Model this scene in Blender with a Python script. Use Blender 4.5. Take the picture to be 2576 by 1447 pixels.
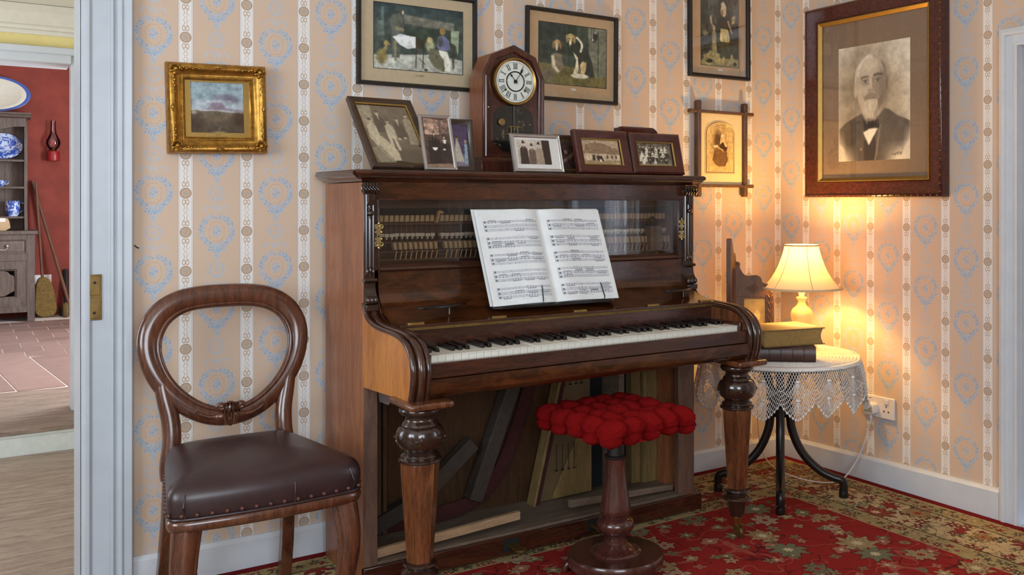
import bpy, bmesh, math, random
import numpy as np
from mathutils import Vector, Matrix
random.seed(7); RNG = np.random.default_rng(11)
PI = math.pi
for o in list(bpy.data.objects): bpy.data.objects.remove(o)
SC = bpy.context.scene
COL = SC.collection

def lin(r, g, b):                       # sRGB 0..255 -> linear
    f = lambda u: (u/255/12.92) if u/255 <= .04045 else ((u/255+.055)/1.055)**2.4
    return (f(r), f(g), f(b))

# ------------------------------------------------------------------ camera
# room axes: back wall is the plane Y=0, right wall is X=0, floor is Z=0 (metres)
CAMX, CAMY, CAMZ, YAW, FPX = -3.0857, -3.0619, 1.132, .608, 2383.0
cam_d = bpy.data.cameras.new('camera'); cam = bpy.data.objects.new('camera', cam_d); COL.objects.link(cam)
cam.location = (CAMX, CAMY, CAMZ); cam.rotation_euler = (PI/2, 0, -YAW)
cam_d.sensor_width = 36; cam_d.sensor_fit = 'HORIZONTAL'; cam_d.lens = FPX/2576*36
cam_d.shift_x = -(1529-1288)/2576; cam_d.shift_y = -(723.5-508)/2576
cam_d.clip_start = .05
SC.camera = cam

# ------------------------------------------------------------------ world, daylight, exposure
w = bpy.data.worlds.new('sky'); SC.world = w; w.use_nodes = True
w.node_tree.nodes['Background'].inputs[0].default_value = (.62, .76, 1, 1)
w.node_tree.nodes['Background'].inputs[1].default_value = 1.2
def area(name, loc, rot, sx, sy, power, col):
    d = bpy.data.lights.new(name, 'AREA'); d.shape = 'RECTANGLE'; d.size = sx; d.size_y = sy
    d.energy = power; d.color = col
    o = bpy.data.objects.new(name, d); COL.objects.link(o); o.location = loc; o.rotation_euler = rot
    return o
DAY = (.84, .92, 1.0)
area('daylight_window_front', (-3.25, -4.42, 1.5), (PI/2, 0, 0), 1.9, 1.3, 84, DAY)           # window behind the camera
area('daylight_window_left', (-4.72, -1.9, 1.45), (PI/2, 0, -PI/2), 1.5, 1.2, 58, DAY)          # window in the left wall
area('daylight_window_right', (.42, -2.35, 1.2), (PI/2, 0, PI/2), .8, 1.4, 20, DAY)          # window recess in the right wall
area('daylight_kitchen', (-.72, 3.75, 1.35), (PI/2, 0, PI/2), 1.5, 1.9, 230, DAY)              # kitchen window
area('added_hall_light', (-4.42, 1.1, 1.2), (PI/2, 0, -PI/2), 1.2, 1.3, 22, DAY)               # added to brighten the hall, no known source there
SC.view_settings.view_transform = 'Standard'; SC.view_settings.look = 'None'
SC.view_settings.exposure = 0.0; SC.view_settings.gamma = 1.0; SC.view_settings.use_curve_mapping = False

# ------------------------------------------------------------------ node expressions
class Ex:
    def __init__(s, nt, k): s.nt = nt; s.k = k
    def _m(s, op, *a):
        n = s.nt.nodes.new('ShaderNodeMath'); n.operation = op
        for i, v in enumerate((s,)+a):
            if isinstance(v, Ex): s.nt.links.new(v.k, n.inputs[i])
            else: n.inputs[i].default_value = v
        return Ex(s.nt, n.outputs[0])
    def __add__(s, o): return s._m('ADD', o)
    __radd__ = __add__
    def __sub__(s, o): return s._m('SUBTRACT', o)
    def __rsub__(s, o): return (s*-1)+o
    def __mul__(s, o): return s._m('MULTIPLY', o)
    __rmul__ = __mul__
    def __truediv__(s, o): return s._m('DIVIDE', o)
    def floor(s): return s._m('FLOOR')
    def abs(s): return s._m('ABSOLUTE')
    def sqrt(s): return s._m('SQRT')
    def sin(s): return s._m('SINE')
    def cos(s): return s._m('COSINE')
    def pw(s, e): return s._m('POWER', e)
    def min(s, o): return s._m('MINIMUM', o)
    def max(s, o): return s._m('MAXIMUM', o)
    def lt(s, o): return s._m('LESS_THAN', o)
    def gt(s, o): return s._m('GREATER_THAN', o)
    def at2(s, o): return s._m('ARCTAN2', o)
    def mod2(s): return s-(s/2).floor()*2
    def ss(s, a, b):                     # smooth step a->b
        n = s.nt.nodes.new('ShaderNodeMapRange'); n.interpolation_type = 'SMOOTHSTEP'
        s.nt.links.new(s.k, n.inputs[0]); n.inputs[1].default_value = a; n.inputs[2].default_value = b
        return Ex(s.nt, n.outputs[0])
def hyp(a, b): return (a*a+b*b).sqrt()

class Mat:
    def __init__(s, name):
        s.m = bpy.data.materials.new(name); s.m.use_nodes = True; s.nt = s.m.node_tree
        s.b = s.nt.nodes['Principled BSDF']
    def n(s, t): return s.nt.nodes.new(t)
    def l(s, a, b): s.nt.links.new(a.k if isinstance(a, Ex) else a, b)
    def coord(s, kind='Object'):
        t = s.n('ShaderNodeTexCoord'); sp = s.n('ShaderNodeSeparateXYZ'); s.l(t.outputs[kind], sp.inputs[0])
        return [Ex(s.nt, sp.outputs[i]) for i in range(3)]
    def comb(s, x, y, z=0):
        c = s.n('ShaderNodeCombineXYZ')
        for i, v in enumerate((x, y, z)):
            if isinstance(v, Ex): s.l(v, c.inputs[i])
            else: c.inputs[i].default_value = v
        return c.outputs[0]
    def noise(s, vec, scale, detail=3, rough=.5, dist=0, out=0):
        n = s.n('ShaderNodeTexNoise'); s.l(vec, n.inputs['Vector']); n.inputs['Scale'].default_value = scale
        n.inputs['Detail'].default_value = detail; n.inputs['Roughness'].default_value = rough; n.inputs['Distortion'].default_value = dist
        return Ex(s.nt, n.outputs[out])
    def col(s, c):
        n = s.n('ShaderNodeRGB'); n.outputs[0].default_value = (*c, 1); return n.outputs[0]
    def mix(s, f, a, b, mode='MIX'):
        n = s.n('ShaderNodeMix'); n.data_type = 'RGBA'; n.blend_type = mode; n.clamp_factor = True
        if isinstance(f, Ex): s.l(f, n.inputs[0])
        else: n.inputs[0].default_value = f
        for i, v in ((6, a), (7, b)):
            if isinstance(v, tuple): n.inputs[i].default_value = (*v, 1)
            else: s.l(v, n.inputs[i])
        return n.outputs[2]
    def base(s, c):
        if isinstance(c, tuple): s.b.inputs['Base Color'].default_value = (*c, 1)
        else: s.l(c, s.b.inputs['Base Color'])
        return s
    def set(s, rough=.5, metal=0, coat=0, coatr=.1, spec=.5, sheen=0):
        s.b.inputs['Roughness'].default_value = rough; s.b.inputs['Metallic'].default_value = metal
        s.b.inputs['Coat Weight'].default_value = coat; s.b.inputs['Coat Roughness'].default_value = coatr
        s.b.inputs['Specular IOR Level'].default_value = spec; s.b.inputs['Sheen Weight'].default_value = sheen
        return s
    def bump(s, h, strength=.3, dist=.002):
        n = s.n('ShaderNodeBump'); n.inputs['Strength'].default_value = strength; n.inputs['Distance'].default_value = dist
        s.l(h, n.inputs['Height']); s.l(n.outputs[0], s.b.inputs['Normal']); return s

def plain(name, c, rough=.5, var=.12, scale=30, bumpy=0, **k):
    m = Mat(name); x, y, z = m.coord(); v = m.comb(x, y, z)
    f = m.noise(v, scale, 4, .6)
    m.base(m.mix(f.ss(.3, .7), tuple(a*(1-var) for a in c), tuple(min(1, a*(1+var)) for a in c))).set(rough, **k)
    if bumpy: m.bump(m.noise(v, scale*2, 4, .6), bumpy)
    return m.m
def wood(name, c1, c2, axis='z', scale=1.0, rough=.3, coat=.3, figure=0.0, fine=1.0, **k):
    m = Mat(name); x, y, z = m.coord(); st = 7.0
    a, b, c = {'z': (x*st, y*st, z), 'x': (x, y*st, z*st), 'y': (x*st, y, z*st)}[axis]
    v = m.comb(a*scale, b*scale, c*scale)
    g1 = m.noise(v, 6, 6, .62, .8); g2 = m.noise(v, 42*fine, 3, .6)
    f = g1.ss(.3, .72)*.75+g2.ss(.35, .7)*.35
    colr = m.mix(f, c1, c2)
    if figure:
        fig = m.noise(m.comb(x*6, y*6, z*9), 1.3, 3, .5, 1.6).ss(.46, .66)
        colr = m.mix(fig*figure, colr, tuple(min(1, q*2.1) for q in c2))
    m.base(colr).set(rough, coat=coat, **k)
    m.bump(g2, .05, .001)
    return m.m
# ------------------------------------------------------------------ materials
M = {}
M['plastertan'] = plain('tan_papered_plaster', lin(188, 166, 142), .8, .04)
M['casing'] = plain('blue_white_gloss_paint', lin(180, 187, 194), .35, .03, 12, .02)
M['white'] = plain('white_gloss_paint', lin(204, 209, 214), .35, .03, 12, .02)
M['white_dull'] = plain('white_worn_paint', lin(214, 220, 214), .5, .06, 20, .03)
M['ceiling'] = plain('ceiling_paint', lin(230, 226, 215), .8, .03)
M['mahog'] = wood('mahogany_polished', lin(38, 19, 12), lin(76, 40, 24), 'x', 1, .22, .4)
M['mahogv'] = wood('mahogany_upright_grain', lin(36, 19, 12), lin(72, 39, 25), 'z', 1, .2, .45)
M['burr'] = wood('figured_walnut_veneer', lin(36, 17, 7), lin(78, 41, 17), 'x', .7, .2, .4, figure=.25)
M['side'] = wood('lit_walnut_side_veneer', lin(118, 68, 42), lin(162, 102, 64), 'z', .8, .38, .15)  # walnut tone made lighter, with the light on the side put into it
M['cheekv'] = wood('lit_golden_walnut_veneer', lin(150, 88, 38), lin(196, 126, 58), 'z', .8, .3, .2)  # left cheek only: walnut brightened in colour for light from the left
M['turned'] = wood('dark_turned_rosewood', lin(30, 19, 15), lin(58, 36, 26), 'z', 1, .18, .5)
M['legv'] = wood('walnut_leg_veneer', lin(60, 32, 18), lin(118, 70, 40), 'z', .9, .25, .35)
M['dust'] = wood('dusty_bare_wood', lin(88, 72, 58), lin(122, 104, 86), 'x', 1, .8, 0)
M['edgewood'] = wood('worn_edge_wood', lin(74, 50, 38), lin(108, 80, 62), 'z', 1, .6, 0)
M['batten'] = wood('pale_pine_batten', lin(150, 120, 88), lin(182, 150, 114), 'x', 1, .7, 0)
M['inner'] = wood('piano_soundboard', lin(58, 38, 20), lin(88, 60, 30), 'z', 1.4, .6, .05)
M['plank'] = wood('inner_planks', lin(96, 76, 40), lin(130, 106, 62), 'z', 1, .7, 0)
M['action'] = wood('action_rail_wood', lin(60, 38, 28), lin(92, 60, 44), 'x', 1, .6, 0)
M['felt'] = plain('hammer_felt', lin(172, 142, 104), .95, .15, 60)
M['hamwood'] = plain('hammer_wood', lin(170, 130, 88), .7, .15, 60)
M['feltlight'] = plain('damper_felt', lin(188, 172, 150), .95, .1, 60)
M['blackfelt'] = plain('black_felt', lin(22, 24, 26), .95)
M['iron'] = plain('dusty_iron', lin(54, 44, 36), .7, .25, 40, .2)
M['redfelt'] = plain('red_felt', lin(58, 18, 15), .95, .2, 60)
M['tanplate'] = plain('tan_iron_plate', lin(96, 78, 48), .6, .12, 10)
M['string'] = plain('copper_strings', lin(96, 66, 38), .4, metal=.8)
M['wire'] = plain('steel_wire', lin(120, 112, 104), .4, metal=.6)
M['ivory'] = plain('ivory_keys', lin(226, 222, 208), .3, .05, 25)
M['ebony'] = plain('ebony_keys', lin(20, 15, 14), .22, .2, 30)
M['brass'] = plain('aged_brass', lin(172, 142, 84), .36, .18, 40, metal=1)
M['brasspale'] = plain('pale_brass', lin(196, 180, 128), .3, .15, 60, metal=1)
M['brassdull'] = plain('dull_brass_strip', lin(120, 96, 54), .45, .2, 30, metal=.8)
M['gold'] = plain('gilt_gesso', lin(168, 124, 54), .36, .3, 60, .2, metal=.85)
M['goldflat'] = plain('gilt_slip', lin(158, 126, 66), .42, .06, 30, metal=.75)
M['black'] = plain('black_lacquer_frame', lin(26, 22, 20), .4, .2, 20)
M['maroon'] = wood('maroon_frame_wood', lin(52, 20, 17), lin(84, 36, 28), 'x', 1.2, .28, .3)
M['maroonz'] = wood('maroon_frame_wood_upright', lin(52, 20, 17), lin(84, 36, 28), 'z', 1.2, .28, .3)
M['rosewood'] = wood('tiger_rosewood_frame', lin(44, 16, 12), lin(84, 34, 24), 'y', 2.2, .22, .4, fine=2)
M['darkframe'] = wood('dark_oak_frame', lin(40, 27, 20), lin(72, 50, 36), 'x', 1.2, .35, .2)
M['silver'] = plain('silver_frame_metal', lin(206, 204, 202), .28, .05, 40, metal=.9)
M['oxford'] = wood('oak_cross_frame', lin(62, 40, 26), lin(104, 70, 44), 'z', 1.4, .45, .1)
M['mount'] = plain('cream_mount_board', lin(196, 178, 146), .85, .04, 60)
M['mounttan'] = plain('tan_mount_board', lin(190, 160, 122), .85, .04, 60)
M['mountbrown'] = plain('brown_mount_board', lin(134, 112, 92), .9, .06, 80)
M['mountcream'] = plain('ivory_mount_board', lin(228, 206, 158), .85, .03, 60)
M['mountwhite'] = plain('white_mount_board', lin(224, 222, 216), .8, .03, 60)
M['paper'] = plain('white_paper', lin(216, 218, 216), .75, .02, 20)
M['clockwood'] = wood('clock_mahogany', lin(52, 24, 17), lin(86, 44, 30), 'z', 1.1, .25, .4)
M['clockside'] = wood('clock_side_mahogany', lin(104, 56, 32), lin(140, 82, 48), 'z', 1, .3, .2)
M['dial'] = plain('clock_dial_enamel', lin(216, 220, 210), .4, .02)
M['chair'] = wood('chair_mahogany', lin(58, 30, 19), lin(102, 60, 40), 'z', 1, .22, .45)
M['leather'] = plain('dark_brown_leather', lin(50, 33, 34), .34, .18, 14, .06)
M['nail'] = plain('copper_nail', lin(80, 46, 38), .4, .15, 40, metal=.2)
M['stoolwood'] = wood('stool_mahogany', lin(52, 26, 22), lin(82, 44, 36), 'z', 1, .22, .45)
M['blackwood'] = plain('black_bentwood', lin(24, 20, 19), .3, .25, 25)
M['coverdark'] = plain('brown_leather_book', lin(78, 54, 48), .4, .2, 60, .1)
M['coverolive'] = plain('olive_cloth_book', lin(120, 98, 54), .6, .12, 60, .08)
M['pages'] = plain('book_pages', lin(150, 122, 70), .8, .12, 90)
M['pageslight'] = plain('book_pages_light', lin(196, 172, 120), .8, .12, 90)
M['onyx'] = plain('onyx_lamp_base', lin(232, 206, 140), .25, .06, 20)
M['plastic'] = plain('white_plastic', lin(226, 220, 218), .4, .02)
M['plasticgrey'] = plain('grey_plastic', lin(150, 156, 144), .4, .03)
M['hole'] = plain('socket_hole', lin(60, 62, 70), .6)
M['cable'] = plain('white_cable', lin(220, 212, 204), .5, .02)
M['redwall'] = plain('red_limewash', lin(130, 56, 44), .85, .16, 5, .1)
M['yellow'] = plain('yellow_distemper', lin(238, 220, 150), .85, .06, 8)
M['hallwall'] = plain('hall_plaster', lin(226, 220, 200), .85, .04)
M['cream'] = plain('cream_gloss_paint', lin(226, 220, 204), .5, .03)
M['dresser'] = wood('grey_brown_oak', lin(70, 57, 50), lin(104, 88, 78), 'z', 1, .55, .05)
M['boards'] = wood('worn_floorboard', lin(116, 98, 84), lin(166, 146, 128), 'x', .9, .55, .05)
M['tread'] = wood('worn_step_tread', lin(104, 88, 76), lin(158, 138, 122), 'x', .8, .55, .05)
M['joint'] = plain('mortar_joint', lin(226, 214, 204), .85, .06)
M['ceramic'] = plain('white_ceramic', lin(208, 206, 190), .2, .03)
M['bluerim'] = plain('blue_glaze', lin(62, 88, 158), .2, .12, 30)
M['broom'] = plain('broom_straw', lin(112, 88, 42), .9, .25, 60, .3)
M['stick'] = wood('ash_stick', lin(84, 50, 34), lin(118, 76, 52), 'z', 1, .6, 0)
M['redtin'] = plain('red_tin_lamp', lin(140, 30, 34), .35, .1)
M['greywall'] = plain('grey_reveal_paint', lin(178, 176, 180), .6, .04)
M['darkmetal'] = plain('dark_metal', lin(42, 38, 36), .45, .2, 40, metal=.5)
M['signet'] = plain('grey_backing_board', lin(84, 84, 86), .7, .1)
M['tag'] = plain('white_paper_tag', lin(190, 184, 176), .8, .05)

m = Mat('red_wool'); x, y, z = m.coord(); v = m.comb(x, y, z)
f = m.noise(v, 160, 4, .7); f2 = m.noise(v, 28, 2)
m.base(m.mix(f*.7+f2.ss(.3, .7)*.3, lin(118, 10, 14), lin(226, 42, 42))).set(1.0, spec=.05); m.bump(f, 1.0, .006); M['wool'] = m.m
m = Mat('terracotta_tile'); x, y, z = m.coord(); oi = m.n('ShaderNodeObjectInfo'); rnd = Ex(m.nt, oi.outputs['Random'])
f = m.noise(m.comb(x+rnd*9, y, z), 9, 5, .6)
m.base(m.mix(f*.6+rnd*.4, lin(112, 90, 84), lin(160, 132, 122))).set(.45); M['tile'] = m.m
m = Mat('blue_transfer_china'); x, y, z = m.coord(); v = m.comb(x, y, z)
f = m.noise(v, 26, 4, .6, 1.2).ss(.44, .56)
m.base(m.mix(f, lin(52, 84, 172), lin(186, 200, 222))).set(.18); M['china'] = m.m
m = Mat('painted_glass_flowers'); x, y, z = m.coord(); v = m.comb(x, y, z)
f = m.noise(v, 70, 4, .7, .6).ss(.56, .66)*m.noise(v, 14, 2).ss(.45, .6)
m.base(m.mix(f, lin(20, 22, 18), lin(150, 132, 92))).set(.2, coat=.5); M['painted'] = m.m

def glass(name, tint=(1, 1, 1), refl=1.0, rough=.0, ior=1.45):
    m = Mat(name); nt = m.nt; nt.nodes.remove(m.b); out = nt.nodes['Material Output']
    t = m.n('ShaderNodeBsdfTransparent'); t.inputs[0].default_value = (*tint, 1)
    g = m.n('ShaderNodeBsdfGlossy'); g.inputs['Roughness'].default_value = rough
    fr = m.n('ShaderNodeFresnel'); fr.inputs[0].default_value = ior
    mx = m.n('ShaderNodeMixShader'); nt.links.new((Ex(nt, fr.outputs[0])*refl).k, mx.inputs[0])
    nt.links.new(t.outputs[0], mx.inputs[1]); nt.links.new(g.outputs[0], mx.inputs[2]); nt.links.new(mx.outputs[0], out.inputs[0])
    return m.m
M['glass'] = glass('picture_glass', refl=.35)
M['pglass'] = glass('piano_glass', (.96, .95, .94), refl=1.5)
M['lglass'] = glass('oil_lamp_glass', (.95, .93, .92), refl=1.2)
M['wglass'] = glass('window_glass', (.97, .98, 1), refl=.6)

def printed():                                    # flat print: colour painted per vertex
    m = Mat('printed_picture'); a = m.n('ShaderNodeAttribute'); a.attribute_name = 'Col'
    m.base(a.outputs['Color']).set(.55, spec=.25); return m.m
M['print'] = printed()

# net curtain
m = Mat('net_curtain'); nt = m.nt; nt.nodes.remove(m.b); out = nt.nodes['Material Output']
d = m.n('ShaderNodeBsdfDiffuse'); d.inputs[0].default_value = (.85, .86, .9, 1); tl = m.n('ShaderNodeBsdfTranslucent'); tl.inputs[0].default_value = (.9, .9, .95, 1)
tr = m.n('ShaderNodeBsdfTransparent'); mx = m.n('ShaderNodeMixShader'); mx.inputs[0].default_value = .55
nt.links.new(d.outputs[0], mx.inputs[1]); nt.links.new(tl.outputs[0], mx.inputs[2])
m2 = m.n('ShaderNodeMixShader'); m2.inputs[0].default_value = .45; nt.links.new(mx.outputs[0], m2.inputs[1]); nt.links.new(tr.outputs[0], m2.inputs[2]); nt.links.new(m2.outputs[0], out.inputs[0])
M['net'] = m.m
# lamp shade: cloth that lets light through
m = Mat('cream_lampshade_cloth'); nt = m.nt; nt.nodes.remove(m.b); out = nt.nodes['Material Output']
d = m.n('ShaderNodeBsdfDiffuse'); d.inputs[0].default_value = (*lin(236, 214, 176), 1); tl = m.n('ShaderNodeBsdfTranslucent'); tl.inputs[0].default_value = (*lin(250, 214, 150), 1)
mx = m.n('ShaderNodeMixShader'); mx.inputs[0].default_value = .13
nt.links.new(d.outputs[0], mx.inputs[1]); nt.links.new(tl.outputs[0], mx.inputs[2]); nt.links.new(mx.outputs[0], out.inputs[0])
M['shade'] = m.m
m = Mat('crochet_cotton'); x, y, z = m.coord(); m.base(m.mix(m.noise(m.comb(x, y, z), 260, 2).ss(.35, .65), lin(214, 206, 198), lin(240, 236, 230))).set(.9); M['lace'] = m.m
m = Mat('bulb_glow'); m.b.inputs['Emission Color'].default_value = (1, .66, .3, 1); m.b.inputs['Emission Strength'].default_value = 40; M['bulb'] = m.m

# ------------------------------------------------------------------ wallpaper (printed on flat paper)
PER, SPW = .1173, .1770
def wallpaper(name, axis, first, zm):
    m = Mat(name); X, Y, Z = m.coord(); s = (X if axis == 'x' else Y)*-1
    a = (s-first)/SPW; k = (a+.5).floor(); du = ((a-k)*SPW).abs()
    kc = a.floor(); dc = (a-kc-.5)*SPW; par = kc.mod2()
    vm = (Z-zm)/PER; dv = ((vm-(vm+.5).floor())*PER).abs()
    vw = (Z-zm)/(2*PER)+par*.5; dw = (vw-(vw+.5).floor())*(2*PER)
    big = m.noise(m.comb(s, Z, 0), 2.2, 3); fine = m.noise(m.comb(s, Z, 0), 320, 2)
    bg = m.mix(big*.6+fine*.4, lin(198, 173, 150), lin(211, 188, 167))
    ac = dc.abs()
    vec = m.comb(dc, dw, 0); n1 = m.noise(vec, 95, 4, .65); n2 = m.noise(vec, 190, 3, .6, .4); n3 = m.noise(m.comb(dc+3, dw, 0), 60, 2)
    # wreath
    e = hyp(dc/.0445, (dw-.002)/.046)
    ring = 1-(e-1).abs().ss(.10, .27)
    ring = ring*(1-((dw-.043).ss(0, .006)*(1-ac.ss(.004, .014))))
    clus = 1-hyp(dc/.027, (dw+.051)/.0145).ss(.7, 1.15)
    pend = 1-hyp(dc/.010, (dw+.073)/.015).ss(.7, 1.2)
    bouq = 1-hyp(dc/.0135, (dw-.001)/.019).ss(.6, 1.1)
    dq = PER-dw.abs()
    sm = (1-(hyp(dc/.0195, dq/.0205)-1).abs().ss(.1, .34)).max((1-hyp(dc/.006, dq/.007).ss(.6, 1.2)))
    # scroll above each wreath
    r1 = hyp((ac-.021)/1.0, dw-.066); arc = (1-((r1-.0125).abs()).ss(.0016, .0042))*(dw-.063).gt(0)
    arc = arc.max((1-hyp((ac-.006)/.005, (dw-.072)/.011).ss(.5, 1.2))*.8)
    stem = (1-ac.ss(.001, .003))*((dw-.078).gt(0)*(dw-.095).lt(0))
    pale = (ring*.75).max(clus).max(pend*.9).max(bouq*.8).max(sm*.7).max(arc*.9).max(stem*.6)
    leaf = pale*n1.ss(.36, .52)
    col = m.mix(leaf*.85, bg, lin(178, 190, 202))
    blue = (ring*.9).max(clus).max(bouq).max(pend*.5).max(sm*.35)*n2.ss(.47, .57)*n3.ss(.34, .47)
    col = m.mix(blue*.72, col, lin(112, 164, 204))
    dark = (clus.max(bouq).max(ring*.7))*n2.ss(.61, .67)
    col = m.mix(dark*.8, col, lin(72, 116, 166))
    # dotted octagon
    oc = (ac/.0215).max(dw.abs()/.029).max((ac/.0215+dw.abs()/.029)/1.5)
    ol = (1-(oc-1).abs().ss(.015, .045))*((dc*900).sin()*(dw*900).sin()).gt(-.35)
    col = m.mix(ol*.6, col, lin(176, 138, 108))
    # white stripe with medallions and scrolls
    st = 1-du.ss(.0204, .0208); col = m.mix(st, col, lin(226, 224, 220))
    edge = 1-(du-.0206).abs().ss(.0006, .0014); col = m.mix(edge*((Z*1400).sin().gt(-.2)), col, lin(172, 142, 116))
    inner = 1-(du-.0172).abs().ss(.0003, .0009); col = m.mix(inner*.7, col, lin(176, 176, 178))
    hp = dv-.0165                                        # distance past the medallion rim
    bul = (1-((hyp(du-.0050, (dv-.0265)*.62)-.0042).abs()).ss(.0006, .0015))
    lin1 = (1-(du-(.0030+((dv-.043)*(dv-.043))*52)).abs().ss(.0005, .0013))*(dv.gt(.033)*dv.lt(.053))
    dots = 1-hyp(du-.0026, dv-.0558).ss(.0009, .002)
    orn = bul.max(lin1).max(dots)*st
    col = m.mix(orn*.85, col, lin(182, 148, 116))
    r = hyp(du, dv); med = 1-r.ss(.0152, .0158)
    col = m.mix(med, col, m.mix(fine, lin(184, 160, 136), lin(198, 175, 151)))
    rim = 1-(r-.0152).abs().ss(.0006, .0015); col = m.mix(rim*.85, col, lin(148, 120, 96))
    fl = (1-r.ss(.004, .009))*n1.ss(.44, .55); col = m.mix(fl*.7, col, lin(150, 166, 176))
    m.base(col).set(.75, spec=.3); m.bump(fine, .05, .001)
    return m.m
M['paper_back'] = wallpaper('wallpaper_back', 'x', .0228, 1.158)
M['paper_right'] = wallpaper('wallpaper_right', 'y', .149, 1.150)

# ------------------------------------------------------------------ rug (woven pattern)
def rug_mat(x0, x1, y0, y1):
    m = Mat('woven_floral_rug'); X, Y, Z = m.coord()
    dx = (X*-1+x1).min(X-x0); dy = (Y*-1+y1).min(Y-y0); d = dx.min(dy)
    wob = m.noise(m.comb(X, Y, 0), 40, 2)
    def flowers(scale, R, petals, seed, jit=.9, amp=.3):
        vo = m.n('ShaderNodeTexVoronoi'); vo.voronoi_dimensions = '2D'; vo.inputs['Scale'].default_value = scale; vo.inputs['Randomness'].default_value = jit
        m.l(m.comb(X+seed, Y+seed*.7, 0), vo.inputs['Vector'])
        sp = m.n('ShaderNodeSeparateXYZ'); m.l(vo.outputs['Position'], sp.inputs[0])
        sc = m.n('ShaderNodeSeparateColor'); m.l(vo.outputs['Color'], sc.inputs[0])
        r1, r2, r3 = [Ex(m.nt, sc.outputs[i]) for i in range(3)]
        px = X+seed-Ex(m.nt, sp.outputs[0]); py = Y+seed*.7-Ex(m.nt, sp.outputs[1])
        ph = r2*6.28; rx = px*ph.cos()+py*ph.sin(); ry = py*ph.cos()-px*ph.sin()
        asp = r3*.7+.65; ry2 = ry/asp
        rr = hyp(rx, ry2); th = ry2.at2(rx)
        lob = (th*(petals+(r1*3).floor())).cos()*amp+(th*17).cos()*.10
        q = rr/((r1*.6+.55)*R*(lob+1)+(wob-.5)*.008)
        return q, rr, th, r1, r2, r3
    red = m.mix(m.noise(m.comb(X, Y, 0), 260, 2)*.6+m.noise(m.comb(X, Y, 0), 5, 2)*.4, lin(128, 28, 25), lin(170, 48, 41))
    cream = lin(178, 156, 114); olive = lin(128, 122, 88); pink = lin(178, 112, 92); dark = lin(44, 28, 30); beige = lin(176, 146, 104)
    def paint(colr, mask, F, cols, dk=.9):
        q, rr, th, r1, r2, r3 = F
        c = m.mix(r2.gt(.42), cols[0], cols[1]); c = m.mix(r2.gt(.78), c, cols[2])
        body = (1-q.ss(.94, 1.02))*mask
        outl = (1-(q-1.03).abs().ss(.03, .12))*mask
        colr = m.mix(outl*dk, colr, dark); colr = m.mix(body, colr, c)
        rings = (1-(q-.62).abs().ss(.03, .09))*body; colr = m.mix(rings*.8, colr, m.mix(r3.gt(.5), lin(96, 60, 50), olive))
        core = (1-q.ss(.24, .32))*mask; colr = m.mix(core, colr, m.mix(r1.gt(.5), lin(150, 48, 40), lin(206, 188, 150)))
        return colr
    # field
    vine = m.noise(m.comb(X, Y, 0), 6.5, 1, .4, .8); vl = 1-(vine-.5).abs().ss(.006, .016)
    fld = m.mix(vl*.75, red, lin(176, 92, 74))
    vine2 = m.noise(m.comb(X+5, Y, 0), 8, 1, .4, .6); fld = m.mix((1-(vine2-.5).abs().ss(.003, .010))*.7, fld, lin(64, 22, 28))
    fld = paint(fld, 1.0, flowers(9.5, .022, 4, 3.1, 1, .38), (olive, cream, pink), .5)
    fld = paint(fld, 1.0, flowers(6.4, .024, 2, 7.7, 1, .18), (pink, olive, lin(150, 120, 84)), .6)
    fld = paint(fld, 1.0, flowers(5.2, .052, 6, 0, .85, .22), (lin(170, 144, 104), lin(118, 116, 88), lin(186, 158, 130)), .6)
    # main border
    bor = m.mix(m.noise(m.comb(X, Y, 0), 30, 3), lin(186, 160, 116), lin(212, 188, 144))
    sq = m.noise(m.comb(X, Y, 0), 26, 2, .5, 1.2); bor = m.mix((1-(sq-.5).abs().ss(.008, .03))*.85, bor, lin(86, 72, 50))
    bor = paint(bor, 1.0, flowers(17, .020, 4, 1.3, 1, .4), (lin(120, 40, 34), olive, lin(88, 80, 56)))
    bor = paint(bor, 1.0, flowers(6.6, .052, 6, 2.2, .7, .3), (lin(150, 44, 38), lin(168, 128, 84), lin(142, 40, 36)))
    grd = m.mix(m.noise(m.comb(X, Y, 0), 30, 3), lin(150, 134, 90), lin(184, 164, 116))
    grd = paint(grd, 1.0, flowers(26, .016, 4, 4.4, 1, .4), (lin(130, 44, 36), lin(84, 78, 54), beige), .7)
    c = m.mix(d.gt(.405), grd, fld)
    c = m.mix((d.gt(.125))*(d.lt(.318)), c, bor)
    for p in (.112, .124, .318, .330, .404, .044):
        c = m.mix(1-(d-p).abs().ss(.0025, .0045), c, cream if p not in (.124, .318) else lin(96, 84, 54))
    c = m.mix(d.lt(.036), c, m.mix(m.noise(m.comb(X, Y, 0), 200, 2), lin(96, 12, 14), lin(130, 22, 22)))
    pile = m.noise(m.comb(X, Y, 0), 520, 3, .7)
    c = m.mix(pile*.35, c, m.mix(.5, c, (0.02, .015, .012)))
    m.base(c).set(.97, spec=.1); m.bump(pile, .6, .003)
    return m.m
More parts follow.
